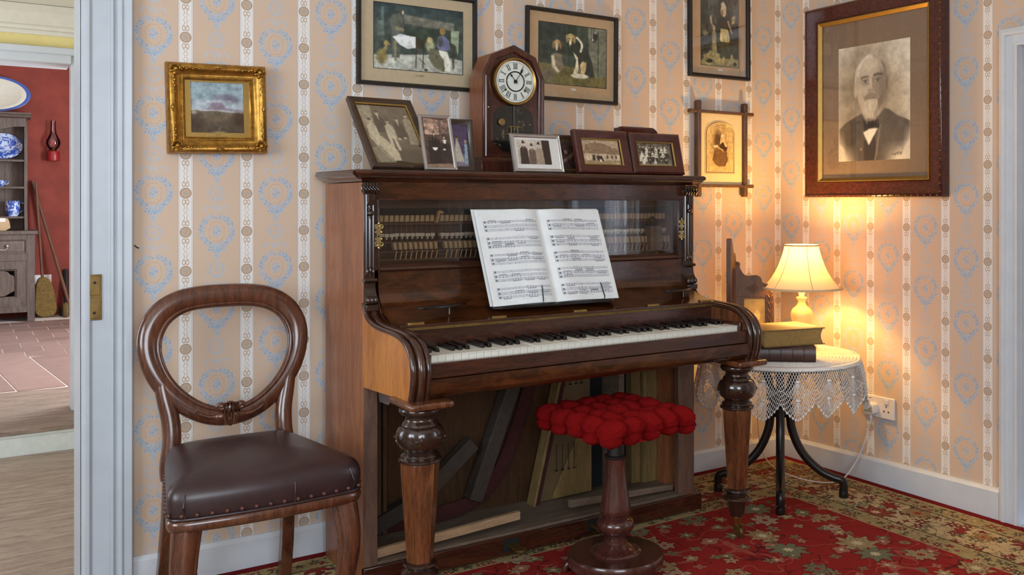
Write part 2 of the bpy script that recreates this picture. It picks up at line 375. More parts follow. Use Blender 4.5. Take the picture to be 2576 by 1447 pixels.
# ------------------------------------------------------------------ mesh building
class MB:
    def __init__(s): s.v = []; s.f = []
    def add(s, v, f):
        b = len(s.v); s.v += [tuple(p) for p in v]; s.f += [tuple(b+i for i in q) for q in f]; return s
    def box(s, x0, x1, y0, y1, z0, z1):
        v = [(x0, y0, z0), (x1, y0, z0), (x1, y1, z0), (x0, y1, z0), (x0, y0, z1), (x1, y0, z1), (x1, y1, z1), (x0, y1, z1)]
        return s.add(v, [(0, 3, 2, 1), (4, 5, 6, 7), (0, 1, 5, 4), (1, 2, 6, 5), (2, 3, 7, 6), (3, 0, 4, 7)])
    def prism(s, poly, a0, a1, axis):
        n = len(poly)
        def P(p, a): return {'x': (a, p[0], p[1]), 'y': (p[0], a, p[1]), 'z': (p[0], p[1], a)}[axis]
        v = [P(p, a0) for p in poly]+[P(p, a1) for p in poly]
        f = [tuple(range(n)), tuple(range(2*n-1, n-1, -1))]+[(i, n+i, n+(i+1) % n, (i+1) % n) for i in range(n)]
        return s.add(v, f)
    def lathe(s, prof, seg=32, c=(0, 0, 0), ph=0, axis='z', mod=None):
        v = []; f = []; n = len(prof)
        for r, h in prof:
            for i in range(seg):
                a = ph+2*PI*i/seg; q = r*(mod(a, h) if mod else 1)
                p = {'z': (q*math.cos(a), q*math.sin(a), h), 'y': (q*math.cos(a), h, q*math.sin(a)), 'x': (h, q*math.cos(a), q*math.sin(a))}[axis]
                v.append((p[0]+c[0], p[1]+c[1], p[2]+c[2]))
        for j in range(n-1):
            for i in range(seg):
                f.append((j*seg+i, j*seg+(i+1) % seg, (j+1)*seg+(i+1) % seg, (j+1)*seg+i))
        f.append(tuple(range(seg-1, -1, -1))); f.append(tuple((n-1)*seg+i for i in range(seg)))
        return s.add(v, f)
    def tube(s, path, r, seg=10, closed=False, flat=1.0, up=(0, 0, 1), caps=True):
        pts = [Vector(p) for p in path]; n = len(pts); v = []; f = []
        rr = r if isinstance(r, (list, tuple)) else [r]*n
        for i, p in enumerate(pts):
            t = (pts[(i+1) % n]-pts[i-1]) if closed else (pts[min(i+1, n-1)]-pts[max(i-1, 0)])
            t = t.normalized() if t.length > 1e-9 else Vector((0, 0, 1))
            u = Vector(up); u = u-t*u.dot(t)
            if u.length < 1e-4: u = Vector((1, 0, 0))-t*t.x
            u.normalize(); w_ = t.cross(u)
            for k in range(seg):
                a = 2*PI*k/seg; v.append(p+(w_*math.cos(a)+u*math.sin(a)*flat)*rr[i])
        m = n if closed else n-1
        for i in range(m):
            j = (i+1) % n
            for k in range(seg): f.append((i*seg+k, i*seg+(k+1) % seg, j*seg+(k+1) % seg, j*seg+k))
        if not closed and caps: f.append(tuple(range(seg-1, -1, -1))); f.append(tuple((n-1)*seg+k for k in range(seg)))
        return s.add(v, f)
    def ball(s, c, r, seg=14, ring=9):
        r = r if isinstance(r, (tuple, list)) else (r, r, r); v = [(c[0], c[1], c[2]-r[2])]; f = []
        for j in range(1, ring):
            t = PI*j/ring
            for i in range(seg):
                a = 2*PI*i/seg; v.append((c[0]+r[0]*math.sin(t)*math.cos(a), c[1]+r[1]*math.sin(t)*math.sin(a), c[2]-r[2]*math.cos(t)))
        v.append((c[0], c[1], c[2]+r[2])); L = len(v)-1
        for i in range(seg): f.append((0, 1+(i+1) % seg, 1+i)); f.append((L, L-seg+i, L-seg+(i+1) % seg))
        for j in range(ring-2):
            for i in range(seg): f.append((1+j*seg+i, 1+j*seg+(i+1) % seg, 1+(j+1)*seg+(i+1) % seg, 1+(j+1)*seg+i))
        return s.add(v, f)
    def grid(s, fn, nu, nv, closeu=False):
        v = [fn(i/(nu if closeu else nu-1), j/(nv-1)) for j in range(nv) for i in range(nu)]
        f = []
        for j in range(nv-1):
            for i in range(nu if closeu else nu-1): f.append((j*nu+i, j*nu+(i+1) % nu, (j+1)*nu+(i+1) % nu, (j+1)*nu+i))
        return s.add(v, f)
    def frame(s, w_, h, prof):        # mitred frame in the XZ plane round (0,0); prof = (inset from outer edge, height towards -Y)
        v = []; f = []; n = len(prof)
        for d, e in prof:
            v += [(-w_/2+d, -e, -h/2+d), (w_/2-d, -e, -h/2+d), (w_/2-d, -e, h/2-d), (-w_/2+d, -e, h/2-d)]
        for j in range(n):
            q = (j+1) % n
            for i in range(4): f.append((j*4+i, j*4+(i+1) % 4, q*4+(i+1) % 4, q*4+i))
        return s.add(v, f)
    def move(s, d): s.v = [(p[0]+d[0], p[1]+d[1], p[2]+d[2]) for p in s.v]; return s
    def mesh(s, name, angle=35, smooth=True):
        me = bpy.data.meshes.new(name); me.from_pydata(s.v, [], s.f); me.validate()
        bm = bmesh.new(); bm.from_mesh(me); bmesh.ops.recalc_face_normals(bm, faces=bm.faces); bm.to_mesh(me); bm.free()
        if smooth:
            me.polygons.foreach_set('use_smooth', [True]*len(me.polygons)); me.set_sharp_from_angle(angle=math.radians(angle))
        me.update(); return me
    def build(s, name, mat, parent=None, bevel=0, angle=35, smooth=True, label=None, seg=2):
        return obj(name, s.mesh(name, angle, smooth), mat, parent, bevel, label, seg)
def obj(name, me, mat, parent=None, bevel=0, label=None, seg=2):
    if mat is not None: me.materials.append(M[mat] if isinstance(mat, str) else mat)
    o = bpy.data.objects.new(name, me); COL.objects.link(o)
    if parent is not None:
        o.parent = parent
        if parent.get('_w'):                                 # children given in room coordinates
            o.matrix_parent_inverse = INV[parent.name]
    if bevel:
        b = o.modifiers.new('bevel', 'BEVEL'); b.width = bevel; b.segments = seg; b.limit_method = 'ANGLE'; b.angle_limit = math.radians(40)
        b.harden_normals = False
    if label: o['label'] = label
    return o
INV = {}
def thing(name, label, cat, loc=(0, 0, 0), rot=(0, 0, 0), group=None, world=False):
    o = bpy.data.objects.new(name, None); COL.objects.link(o); o.location = loc; o.rotation_euler = rot
    o.empty_display_size = .05; o['label'] = label; o['category'] = cat
    if group: o['group'] = group
    if world:
        o['_w'] = 1; INV[o.name] = (Matrix.Translation(loc) @ Matrix.Rotation(rot[2], 4, 'Z')).inverted()
    return o
def tag(o, label, cat, group=None):
    o['label'] = label; o['category'] = cat
    if group: o['group'] = group
    return o
def struct(o, label=None):
    o['kind'] = 'structure'
    if label: o['label'] = label
    return o
def copyp(src, parent, loc, rot=None, scale=None):        # another piece sharing the mesh
    c = src.copy(); COL.objects.link(c); c.parent = parent; c.location = loc
    if rot: c.rotation_euler = rot
    if scale: c.scale = scale
    return c
def B(*a): return MB().box(*a)
def chaikin(p, n=2, closed=False):
    for _ in range(n):
        q = [] if closed else [p[0]]
        m = len(p)
        for i in range(m if closed else m-1):
            a, b = p[i], p[(i+1) % m]
            q.append(tuple(.75*x+.25*y for x, y in zip(a, b))); q.append(tuple(.25*x+.75*y for x, y in zip(a, b)))
        if not closed: q.append(p[-1])
        p = q
    return p

# ------------------------------------------------------------------ painted prints (colour per vertex on a flat sheet)
class Canvas:
    def __init__(s, w_, h, nx, base):
        s.w, s.h = w_, h; s.nx = nx; s.ny = max(8, int(nx*h/w_))
        u, v = np.meshgrid(np.linspace(0, 1, s.nx), np.linspace(0, 1, s.ny)); s.u, s.v = u, v
        s.c = np.zeros((s.ny, s.nx, 3)); s.c[:] = np.array(base)/255.
    def put(s, m, col, a=1): m = (np.clip(m, 0, 1)*a)[..., None]; s.c = s.c*(1-m)+np.array(col)/255.*m; return s
    def ell(s, cx, cy, rx, ry, col, a=1, soft=.12, rot=0):
        ar = s.h/s.w; dx = s.u-cx; dy = (s.v-cy)
        if rot: c, q = math.cos(rot), math.sin(rot); dx, dy = dx*c+dy*ar*q, (dy*ar*c-dx*q)/ar
        e = np.sqrt((dx/rx)**2+(dy/ry)**2); return s.put((1+soft-e)/(2*soft), col, a)
    def poly(s, pts, col, a=1):
        ins = np.zeros(s.u.shape, bool); n = len(pts)
        for i in range(n):
            x1, y1 = pts[i]; x2, y2 = pts[(i+1) % n]
            if y1 == y2: continue
            cnd = ((y1 > s.v) != (y2 > s.v)) & (s.u < (x2-x1)*(s.v-y1)/(y2-y1)+x1); ins ^= cnd
        return s.put(s.blur(ins.astype(float)), col, a)
    def line(s, x1, y1, x2, y2, wd, col, a=1):
        ar = s.h/s.w; px, py = s.u-x1, (s.v-y1)*ar; dx, dy = x2-x1, (y2-y1)*ar; L = dx*dx+dy*dy+1e-9
        t = np.clip((px*dx+py*dy)/L, 0, 1); d = np.hypot(px-t*dx, py-t*dy); return s.put((wd-d)/(1.2/s.nx)+.5, col, a)
    def blur(s, m):
        p = np.pad(m, 1, mode='edge'); return (p[:-2, 1:-1]+p[2:, 1:-1]+p[1:-1, :-2]+p[1:-1, 2:]+2*p[1:-1, 1:-1])/6
    def soft(s, n=1):
        for _ in range(n):
            for k in range(3): s.c[..., k] = s.blur(s.c[..., k])
        return s
    def gain(s, g): s.c = np.clip(s.c*g, 0, 1); return s
    def noise(s, amp, cell=10, seed=1):
        r = np.random.default_rng(seed); out = np.zeros(s.u.shape)
        for k, q in ((cell, 1), (cell*2.3, .6), (cell*5, .35)):
            gx, gy = int(k)+2, int(k*s.h/s.w)+3; g = r.random((gy, gx))-.5
            X = s.u*(gx-1.001); Y = s.v*(gy-1.001); i, j = X.astype(int), Y.astype(int); fx, fy = X-i, Y-j
            fx = fx*fx*(3-2*fx); fy = fy*fy*(3-2*fy)
            out += q*((g[j, i]*(1-fx)+g[j, i+1]*fx)*(1-fy)+(g[j+1, i]*(1-fx)+g[j+1, i+1]*fx)*fy)
        s.c = np.clip(s.c*(1+amp*out[..., None]), 0, 1); return s
    def scribble(s, x, y, w_, h, n, col, seed=1, wd=.004):
        r = random.Random(seed)
        for i in range(n):
            a = x+w_*i/n; s.line(a, y+h*r.uniform(-.5, .2), a+w_/n*r.uniform(.2, .8), y+h*r.uniform(-.2, .5), wd, col, .8)
        return s
    def build(s, name, parent, loc=(0, 0, 0), shape=None):
        x = (s.u-.5)*s.w; z = (s.v-.5)*s.h; y = np.zeros_like(x)
        P = np.stack([x, y, z], -1).reshape(-1, 3) if shape is None else shape(s.u, s.v).reshape(-1, 3)
        idx = np.arange(s.nx*s.ny).reshape(s.ny, s.nx)
        q = np.stack([idx[:-1, :-1], idx[:-1, 1:], idx[1:, 1:], idx[1:, :-1]], -1).reshape(-1, 4)
        me = bpy.data.meshes.new(name); me.from_pydata(P.tolist(), [], q.tolist())
        c = np.clip(s.c, 0, 1); l_ = np.where(c <= .04045, c/12.92, ((c+.055)/1.055)**2.4)
        at = me.color_attributes.new('Col', 'FLOAT_COLOR', 'POINT')
        at.data.foreach_set('color', np.concatenate([l_.reshape(-1, 3), np.ones((s.nx*s.ny, 1))], 1).astype(np.float32).ravel())
        me.polygons.foreach_set('use_smooth', [True]*len(me.polygons)); me.update()
        o = obj(name, me, 'print', parent); o.location = loc
        return o
# ------------------------------------------------------------------ the room
HC = 2.35
struct(B(-4.7, 0, -4.4, 0.0, -.06, -.0065).build('floor', 'boards', smooth=False), 'dark boarded parlour floor under the rug')
struct(B(-4.7, .5, -4.4, .2, HC, HC+.1).build('ceiling', 'ceiling', smooth=False))
DX = -2.777                                    # right jamb of the doorway in the back wall
HEAD = 1.99
wb = MB().box(DX+.02, .2, 0, .18, -.06, HC).box(-4.7, DX-.95, 0, .18, -.06, HC).box(DX-.95, DX+.02, 0, .18, HEAD, HC)
struct(wb.build('wall_back', 'paper_back', smooth=False), 'peach striped floral wallpapered back wall')
# right wall with a tall window recess
RY0, RY1, RZ = -1.163, -1.80, 1.69
WY0, WY1, WZ0, WZ1 = -1.95, -2.75, .5, 1.95
wr = MB().box(0, .2, RY0, 0, -.06, HC).box(0, .2, RY1, RY0, RZ, HC).box(0, .2, WY0, RY1, -.06, HC).box(0, .2, WY1, WY0, -.06, WZ0).box(0, .2, WY1, WY0, WZ1, HC).box(0, .2, -4.4, WY1, -.06, HC)
struct(wr.build('wall_right', 'paper_right', smooth=False), 'peach striped floral wallpapered right wall')
dl = bpy.data.objects.new('door_3', None); COL.objects.link(dl); struct(dl, 'grey painted door set back in the right wall')
B(.09, .13, RY1+.002, RY0-.002, 0, RZ-.002).build('door_leaf', 'greywall', dl, .002)
for (a, b) in ((.15, .75), (.90, 1.55)):
    for (c, d) in ((-1.26, -1.45), (-1.52, -1.71)): B(.082, .09, d, c, a, b).build('raised_panel', 'greywall', dl, .006)
MB().ball((.06, -1.74, .85), .022, 14, 9).tube([(.09, -1.74, .85), (.06, -1.74, .85)], .008, 8).build('door_handle', 'brass', dl)
struct(MB().box(-4.85, -4.7, -4.4, -2.65, 0, HC).box(-4.85, -4.7, -1.15, .2, 0, HC).box(-4.85, -4.7, -2.65, -1.15, 0, .85).box(-4.85, -4.7, -2.65, -1.15, 2.05, HC).build('wall_left', 'plastertan', smooth=False))
struct(MB().box(-4.7, -4.2, -4.55, -4.4, 0, HC).box(-2.3, .2, -4.55, -4.4, 0, HC).box(-4.2, -2.3, -4.55, -4.4, 0, .85).box(-4.2, -2.3, -4.55, -4.4, 2.15, HC).build('wall_front', 'plastertan', smooth=False))
def window(n, mk, pw, ph, cols, rows):         # painted sash in the local XZ plane, Empty set by caller
    e = bpy.data.objects.new(n, None); COL.objects.link(e); struct(e)
    f = MB().frame(pw, ph, [(0, -.02), (0, .02), (.05, .02), (.05, -.02)])
    f.build('sash', 'white', e)
    for i in range(1, cols): B(-pw/2+pw*i/cols-.012, -pw/2+pw*i/cols+.012, -.015, .015, -ph/2+.05, ph/2-.05).build('glazing_bar', 'white', e)
    for j in range(1, rows): B(-pw/2+.05, pw/2-.05, -.014, .014, -ph/2+ph*j/rows-.012, -ph/2+ph*j/rows+.012).build('glazing_bar', 'white', e)
    for i in range(cols):
        for j in range(rows):
            B(-pw/2+pw*i/cols+.014, -pw/2+pw*(i+1)/cols-.014, -.002, .002, -ph/2+ph*j/rows+.014, -ph/2+ph*(j+1)/rows-.014).build('pane', 'wglass', e, smooth=False)
    return e
e = window('window_1', 0, 1.9, 1.3, 3, 2); e.location = (-3.25, -4.47+.05, 1.5)
e = window('window_2', 0, 1.5, 1.2, 2, 2); e.location = (-4.74, -1.9, 1.45); e.rotation_euler = (0, 0, PI/2)
e = window('window_3', 0, .80, 1.45, 2, 3); e.location = (.14, -2.35, 1.225); e.rotation_euler = (0, 0, PI/2)
# net curtain drawn aside in the recess
def cur(u, v): return (-.035+.014*math.sin(u*40)+.004*math.sin(u*17+v*3), -1.90-u*.22*(1-.15*(1-v)), .35+v*1.65)
o = MB().grid(cur, 90, 12).build('net_curtain', 'net', angle=180); tag(o, 'sheer white net curtain drawn aside at the right wall window', 'curtain')
# baseboards, tops follow the uneven old floor
def base(name, pts, th, axis):                 # pts: (coordinate along, top height)
    mb = MB(); v = []; f = []
    for a, h in pts:
        sec = [(0, -.01), (th, -.01), (th, h-.012), (th*.62, h-.004), (th*.5, h), (0, h)]
        for d, z in sec: v.append((a, -d, z) if axis == 'x' else (-d, a, z))
    n = 6
    for i in range(len(pts)-1):
        for k in range(n): f.append((i*n+k, i*n+(k+1) % n, (i+1)*n+(k+1) % n, (i+1)*n+k))
    f.append(tuple(range(n))); f.append(tuple((len(pts)-1)*n+k for k in range(n)))
    return struct(mb.add(v, f).build(name, 'white', angle=20), 'white painted skirting board')
base('baseboard_back', [(-2.675, .097), (-2.2, .092), (-1.2, .087), (-.018, .083)], .018, 'x')
base('baseboard_right', [(0, .083), (-.5, .095), (-1.088, .108)], .018, 'y')
# doorway casing: stepped mouldings (x from opening edge, depth), extruded up and across
prof = [(-2.777, .02), (-2.777, -.012), (-2.768, -.02), (-2.757, -.02), (-2.752, -.012), (-2.706, -.012), (-2.703, -.02), (-2.697, -.022), (-2.692, -.014), (-2.688, -.03), (-2.676, -.034), (-2.671, -.028), (-2.668, -.034), (-2.650, -.036), (-2.648, -.030), (-2.648, .0), (-2.70, .02)]
dc = MB().prism(prof, -.01, HEAD+.13, 'z')
dc.box(-2.9-.85, -2.777, -.03, 0, HEAD, HEAD+.13)
lp = [(-x-2.777*2-.93, y) for x, y in prof]
dc.prism(lp, -.01, HEAD+.13, 'z')
dc.box(-2.777, -2.756, .0, .185, -.01, HEAD)
struct(dc.build('door_1', 'casing', bevel=.0025), 'white painted moulded door casing')
# brass keep on the casing
kp = thing('strike_plate', 'worn brass strike plate on the white door casing', 'strike plate', (-2.7465, -.013, .86), world=True)
B(-2.7665, -2.7265, -.0165, -.0125, .795, .925).build('plate', 'brassdull', kp, .001)
B(-2.757, -2.731, -.0195, -.0165, .866, .921).build('raised_box', 'brassdull', kp, .0012)
B(-2.757, -2.731, -.0185, -.0165, .80, .861).build('lower_box', 'brassdull', kp, .0012)
for q in ((-2.745, .902), (-2.746, .816)): MB().lathe([(.0001, -.022), (.003, -.0215), (.004, -.0195), (.004, -.016)], 12, (q[0], 0, q[1]), axis='y').build('screw', 'darkmetal', kp)
# architrave of the window recess
ar = MB()
TR = [(0, .012), (.006, .020), (.014, .022), (.017, .027), (.031, .027), (.034, .018), (.062, .018), (.065, .024), (.077, .024), (.078, .0)]
n_ = len(TR); v = []; f = []
for (yy, zz_, sy, sz) in ((-1.086, -.01, -1, 0), (-1.086, 1.747, -1, -1), (-1.877, 1.747, 1, -1), (-1.877, -.01, 1, 0)):
    v += [(-d, yy+sy*q, zz_+sz*q*.88) for q, d in TR]+[(.001, yy, zz_)]
for k in range(3):
    for i in range(n_+1): f.append((k*(n_+1)+i, k*(n_+1)+(i+1) % (n_+1), (k+1)*(n_+1)+(i+1) % (n_+1), (k+1)*(n_+1)+i))
f += [tuple(range(n_+1)), tuple(3*(n_+1)+i for i in range(n_+1))]
ar.add(v, f).box(0, .09, RY0-.0015, RY0+.004, 0, RZ)
struct(ar.build('trim_1', 'white', angle=20), 'white architrave round the grey door')
# bead fringe of the tie-back beside the recess
fr = thing('bead_strand', 'silver beaded strand hanging beside the grey door at the far right edge', 'bead strand', (.03, -1.19, .70), world=True)
bead = MB().ball((0, 0, 0), .0055, 8, 6).build('bead', 'silver', fr); bead.matrix_parent_inverse = INV[fr.name]; bead.location = (.03, -1.19, .70)
for i in range(1, 84):
    c = copyp(bead, fr, (.03+random.uniform(-.006, .006), -1.188-(i % 3)*.006+random.uniform(-.002, .002), .69+i*.0040)); c.matrix_parent_inverse = INV[fr.name]
MB().tube(chaikin([(.03, -1.1655, 1.035), (.03, -1.180, 1.035), (.03, -1.190, 1.028)], 1), .002, 6).build('hook', 'darkmetal', fr)
# rug
RX0, RX1, RYA, RYB = -2.63, -.022, -3.4, -.022
M['rug'] = rug_mat(RX0, RX1, RYA, RYB)
o = B(RX0, RX1, RYA, RYB, -.006, -.0008).build('rug', 'rug', smooth=False)
tag(o, 'red and cream floral woven rug covering the parlour floor', 'rug')
# nail in the wall beside the casing
o = MB().tube([(-2.640, .0, 1.005), (-2.636, -.014, 1.000), (-2.630, -.018, .997)], .0016, 6).build('wall_nail', 'darkmetal'); tag(o, 'thin dark nail sticking out of wallpaper by door casing', 'nail')
# ------------------------------------------------------------------ upright piano
PL, PR, PB, PF = -2.096, -.844, -.06, -.392       # sides, back, front of the upper case
piano = thing('upright_piano', 'dark mahogany upright piano with glass front panel and open lower case', 'piano', (-1.47, -.3, 0), world=True)
def pp(mb, name, mat, **k): return mb.build(name, mat, piano, **k)
def pinst(src, loc): c = copyp(src, piano, loc); c.matrix_parent_inverse = INV[piano.name]; return c
# ends, back, lid
for s, x0 in ((1, PL), (-1, PR-.035)):
    pp(B(x0, x0+.035, PF, PB, .0, 1.19), 'end_panel', 'side', bevel=.002)
pp(B(PL+.035, PR-.035, PB-.02, PB, .02, 1.19), 'back_board', 'inner', smooth=False)
lid = [(-.055, 1.192), (PF-.004, 1.192), (PF-.008, 1.197), (PF-.016, 1.201), (PF-.022, 1.203), (PF-.026, 1.209), (PF-.030, 1.211), (PF-.032, 1.217), (PF-.030, 1.223), (PF-.026, 1.226), (-.055, 1.226)]
mb = MB(); n = len(lid); v = []
for sx in (0, 1):
    for (y, z) in lid:
        ov = (PF-y) if y < PF else .03 if z > 1.22 else .003
        v.append(((PL-ov) if sx == 0 else (PR+ov), y, z))
f = [tuple(range(n)), tuple(range(2*n-1, n-1, -1))]+[(i, n+i, n+(i+1) % n, (i+1) % n) for i in range(n)]
mb.add(v, f)
# moulding returns along both ends
for s, xe in ((-1, PL), (1, PR)):
    mb.prism([(xe, 1.192)]+[(xe+s*(PF-y), z) for y, z in lid[1:-1]]+[(xe, 1.226)], PF-.004, -.055, 'y')
pp(mb, 'lid', 'mahog', angle=25)
# upper front frame
pp(MB().box(PL+.035, PR-.035, PF+.002, PF+.026, 1.140, 1.192), 'top_rail', 'burr', bevel=.001)
pp(MB().box(-2.061, -2.046, PF, PF+.026, .93, 1.140).box(-2.050, -2.046, PF-.005, PF, .93, 1.140), 'left_stile', 'mahogv', bevel=.001)
pp(MB().box(-.918, -.879, PF, PF+.026, .93, 1.140).box(-.918, -.914, PF-.005, PF, .93, 1.140), 'right_stile', 'mahogv', bevel=.001)
pp(MB().box(-2.046, -.918, PF-.004, PF+.006, 1.1365, 1.1415), 'glazing_bead', 'mahog', bevel=.001)
pp(MB().prism([(PF+.03, .925), (PF-.002, .925), (PF-.008, .931), (PF-.004, .938), (PF+.004, .944), (PF+.03, .956)], -2.046, -.918, 'x'), 'bottom_rail', 'mahog')
pp(B(-2.046, -.918, PF+.010, PF+.013, .944, 1.140), 'glass_panel', 'pglass', smooth=False)
# action behind the glass
pp(B(-2.05, -.885, -.30, -.12, 1.112, 1.150), 'upper_beam', 'action', bevel=.002)
pp(B(-2.05, -.885, -.30, -.285, 1.092, 1.112), 'muffler_strip', 'blackfelt')
pp(B(-2.05, -.885, -.292, -.275, 1.060, 1.068), 'hammer_rest_rail', 'action', bevel=.001)
pp(B(-2.05, -.885, -.24, -.22, 1.030, 1.062), 'damper_rail', 'action')
pp(B(-2.05, -.885, -.30, -.285, 1.004, 1.010), 'wire_rail', 'action', bevel=.001)
pp(B(-2.05, -.885, -.318, -.30, .976, .983), 'jack_rail', 'action', bevel=.001)
pp(B(-2.05, -.885, -.34, -.16, .935, .955), 'action_sill', 'batten')
pp(B(-2.05, -.885, -.15, -.14, .93, 1.15), 'string_backing', 'action')
NH = 68
hx = lambda i: -2.035+i*(1.13/(NH-1))
ham = pp(MB().prism([(0, 0), (.0135, .0), (.0135, .021), (.003, .021)], 0, .02, 'y').move((-.007, 0, 0)), 'hammer', 'felt', bevel=.001, seg=1); ham.location = (hx(0), -.292, 1.070)
wr_ = pp(B(-.0007, .0007, 0, .0015, 0, .085), 'damper_wire', 'wire', smooth=False); wr_.location = (hx(0), -.287, .985)
dmp = pp(MB().box(-.0072, .0072, 0, .02, .008, .018).box(-.002, .002, 0, .012, 0, .009), 'damper_head', 'feltlight', smooth=False); dmp.location = (hx(0), -.296, 1.016)
jk = pp(MB().prism([(0, 0), (.010, 0), (.007, .022), (-.003, .024)], 0, .018, 'y'), 'jack', 'felt', bevel=.0008, seg=1); jk.location = (hx(0)-.004, -.322, .985)
stk = pp(MB().prism([(0, 0), (.003, 0), (.0085, .026), (.0055, .026)], 0, .004, 'y'), 'jack_stem', 'hamwood', smooth=False); stk.location = (hx(0)-.004, -.325, .956)
for i in range(NH):
    if i == 13: continue
    if i: pinst(ham, (hx(i), -.292, 1.070)); pinst(dmp, (hx(i), -.296+(.004 if i % 5 == 0 else 0), 1.016+random.uniform(-.001, .001)))
    if i: pinst(wr_, (hx(i), -.287, .985))
    if i > 4: pinst(jk, (hx(i)-.004, -.322, .985)); pinst(stk, (hx(i)-.004, -.325, .956))
jk.location = (hx(4)-.004, -.322, .985); stk.location = (hx(4)-.004, -.325, .956)
o = pp(MB().prism([(-.010, 0), (-.002, .0), (.006, .03), (.018, .028), (.016, .036), (.004, .040), (-.002, .036)], 0, .016, 'y'), 'raised_hammer', 'hamwood', bevel=.001, label='single hammer standing up out of the row'); o.location = (hx(13)-.004, -.312, 1.066)
pp(B(-1.006, -.955, -.345, -.31, .955, 1.045), 'action_bracket', 'dust', bevel=.002); pp(MB().box(-.992, -.972, -.335, -.318, 1.045, 1.062).ball((-.985, -.327, 1.068), .012, 10, 7), 'bracket_knob', 'iron')
# pilasters with volute capitals
for xa, xb in ((PL+.001, -2.061), (-.895, -.8525)):
    w_ = xb-xa; xm = (xa+xb)/2
    t = MB().box(xa, xb, PF-.004, PF+.002, .905, 1.180)
    pil = pp(t, 'pilaster', 'turned', bevel=.001)
    for k in (-1, 0, 1): MB().tube([(xm+k*w_*.31, PF-.006, .918), (xm+k*w_*.31, PF-.006, 1.158)], w_*.15 if k else w_*.19, 10).build('reed', 'turned', pil)
    def sub(mb, nm): q = mb.build(nm, 'turned', pil, bevel=0); return q
    cap = MB()
    for k in range(5): cap.tube([(xa-.003+k*w_*.27, PF-.014+.010*math.cos(a*.7), 1.172+.014*math.sin(a*.7)) for a in range(10)], .0052, 8)
    cap.box(xa-.003, xb+.003, PF-.020, PF, 1.162, 1.188); sub(cap, 'volute_capital')
    dr = MB().prism([(xm-.010, 1.158), (xm+.010, 1.158), (xm+.008, 1.140), (xm+.011, 1.126), (xm, 1.118), (xm-.011, 1.126), (xm-.008, 1.140)], PF-.019, PF-.006, 'y')
    dr.ball((xm, PF-.013, 1.113), (.005, .006, .005)).ball((xm, PF-.014, 1.099), (.010, .009, .010)).ball((xm, PF-.012, 1.087), (.003, .004, .005)); sub(dr, 'carved_drop')
    lf = MB()
    for k in (-1, 0, 1): lf.ball((xm+k*.009, PF-.011, .928-(0 if k else -.004)), (.005, .006, .012))
    sub(lf, 'carved_leaf')
    sub(MB().prism([(PF+.002, .898), (PF-.016, .898), (PF-.020, .903), (PF-.016, .908), (PF+.002, .908)], xa-.002, xb+.002, 'x'), 'astragal')
    con = chaikin([(PF+.002, .898), (PF-.006, .898), (PF-.008, .88), (PF-.014, .864), (PF-.026, .853), (PF-.03, .842), (PF-.022, .834), (PF+.002, .834)], 2)
    cn = pp(MB().prism(con, xa, xb, 'x'), 'console', 'turned')
    rl = MB()
    for k in (0, .5, 1): rl.ball((xa+.006+k*(w_-.012), PF-.024, .846), (.0085, .010, .0115))
    q = rl.build('carved_roll', 'turned', cn)
    pp(B(xa-.001, xb+.002, PF-.030, PF+.002, .816, .833), 'console_block', 'turned', bevel=.001)
# brass scroll plates
for xc in (-2.050, -.905):
    e_ = MB()
    for s in (-1, 1):
        for k in (-1, 1): e_.tube([(xc+k*(.007+.006*math.cos(a*.8)), PF-.006, 1.033+s*(.026-.006*math.sin(a*.8)) ) for a in range(9)], .0022, 6)
        e_.ball((xc, PF-.006, 1.033+s*.036), (.004, .003, .005)).ball((xc-.009, PF-.005, 1.033+s*.010), (.003, .003, .004)).ball((xc+.009, PF-.005, 1.033+s*.010), (.003, .003, .004))
    e_.prism([(xc-.009, 1.003), (xc+.009, 1.003), (xc+.005, 1.033), (xc+.009, 1.063), (xc-.009, 1.063), (xc-.005, 1.033)], PF-.0055, PF-.002, 'y')
    pp(e_, 'brass_scroll_plate', 'brasspale')
    pp(MB().lathe([(.0001, PF-.007), (.003, PF-.0068), (.003, PF-.005)], 10, (xc, 0, 1.031), axis='y'), 'keyhole', 'blackfelt')
# fall board: curves from the upright panel into a sloping flap
prof = chaikin([(-.388, .934), (-.389, .885), (-.395, .852), (-.412, .830), (-.448, .812), (-.495, .797), (-.556, .784)], 3)
prof2 = prof+[(y+.004, z-.013) for y, z in reversed(prof)]
pp(MB().prism(prof2, -2.048, -.888, 'x'), 'fall_board', 'burr', angle=30)
pp(B(-2.048, -.888, -.558, -.545, .777, .784), 'fall_edge', 'mahog', bevel=.001)
pp(B(-2.046, -.890, -.560, -.548, .769, .777), 'brass_hinge_strip', 'brassdull')
for xc in (-2.0, -1.735, -1.445, -1.155, -.925): pp(B(xc-.024, xc+.024, -.556, -.540, .7835, .7905), 'hinge_plate', 'brass', bevel=.001)
pp(B(-2.046, -.886, -.553, -.535, .700, .769), 'name_board', 'mahog', bevel=.001)
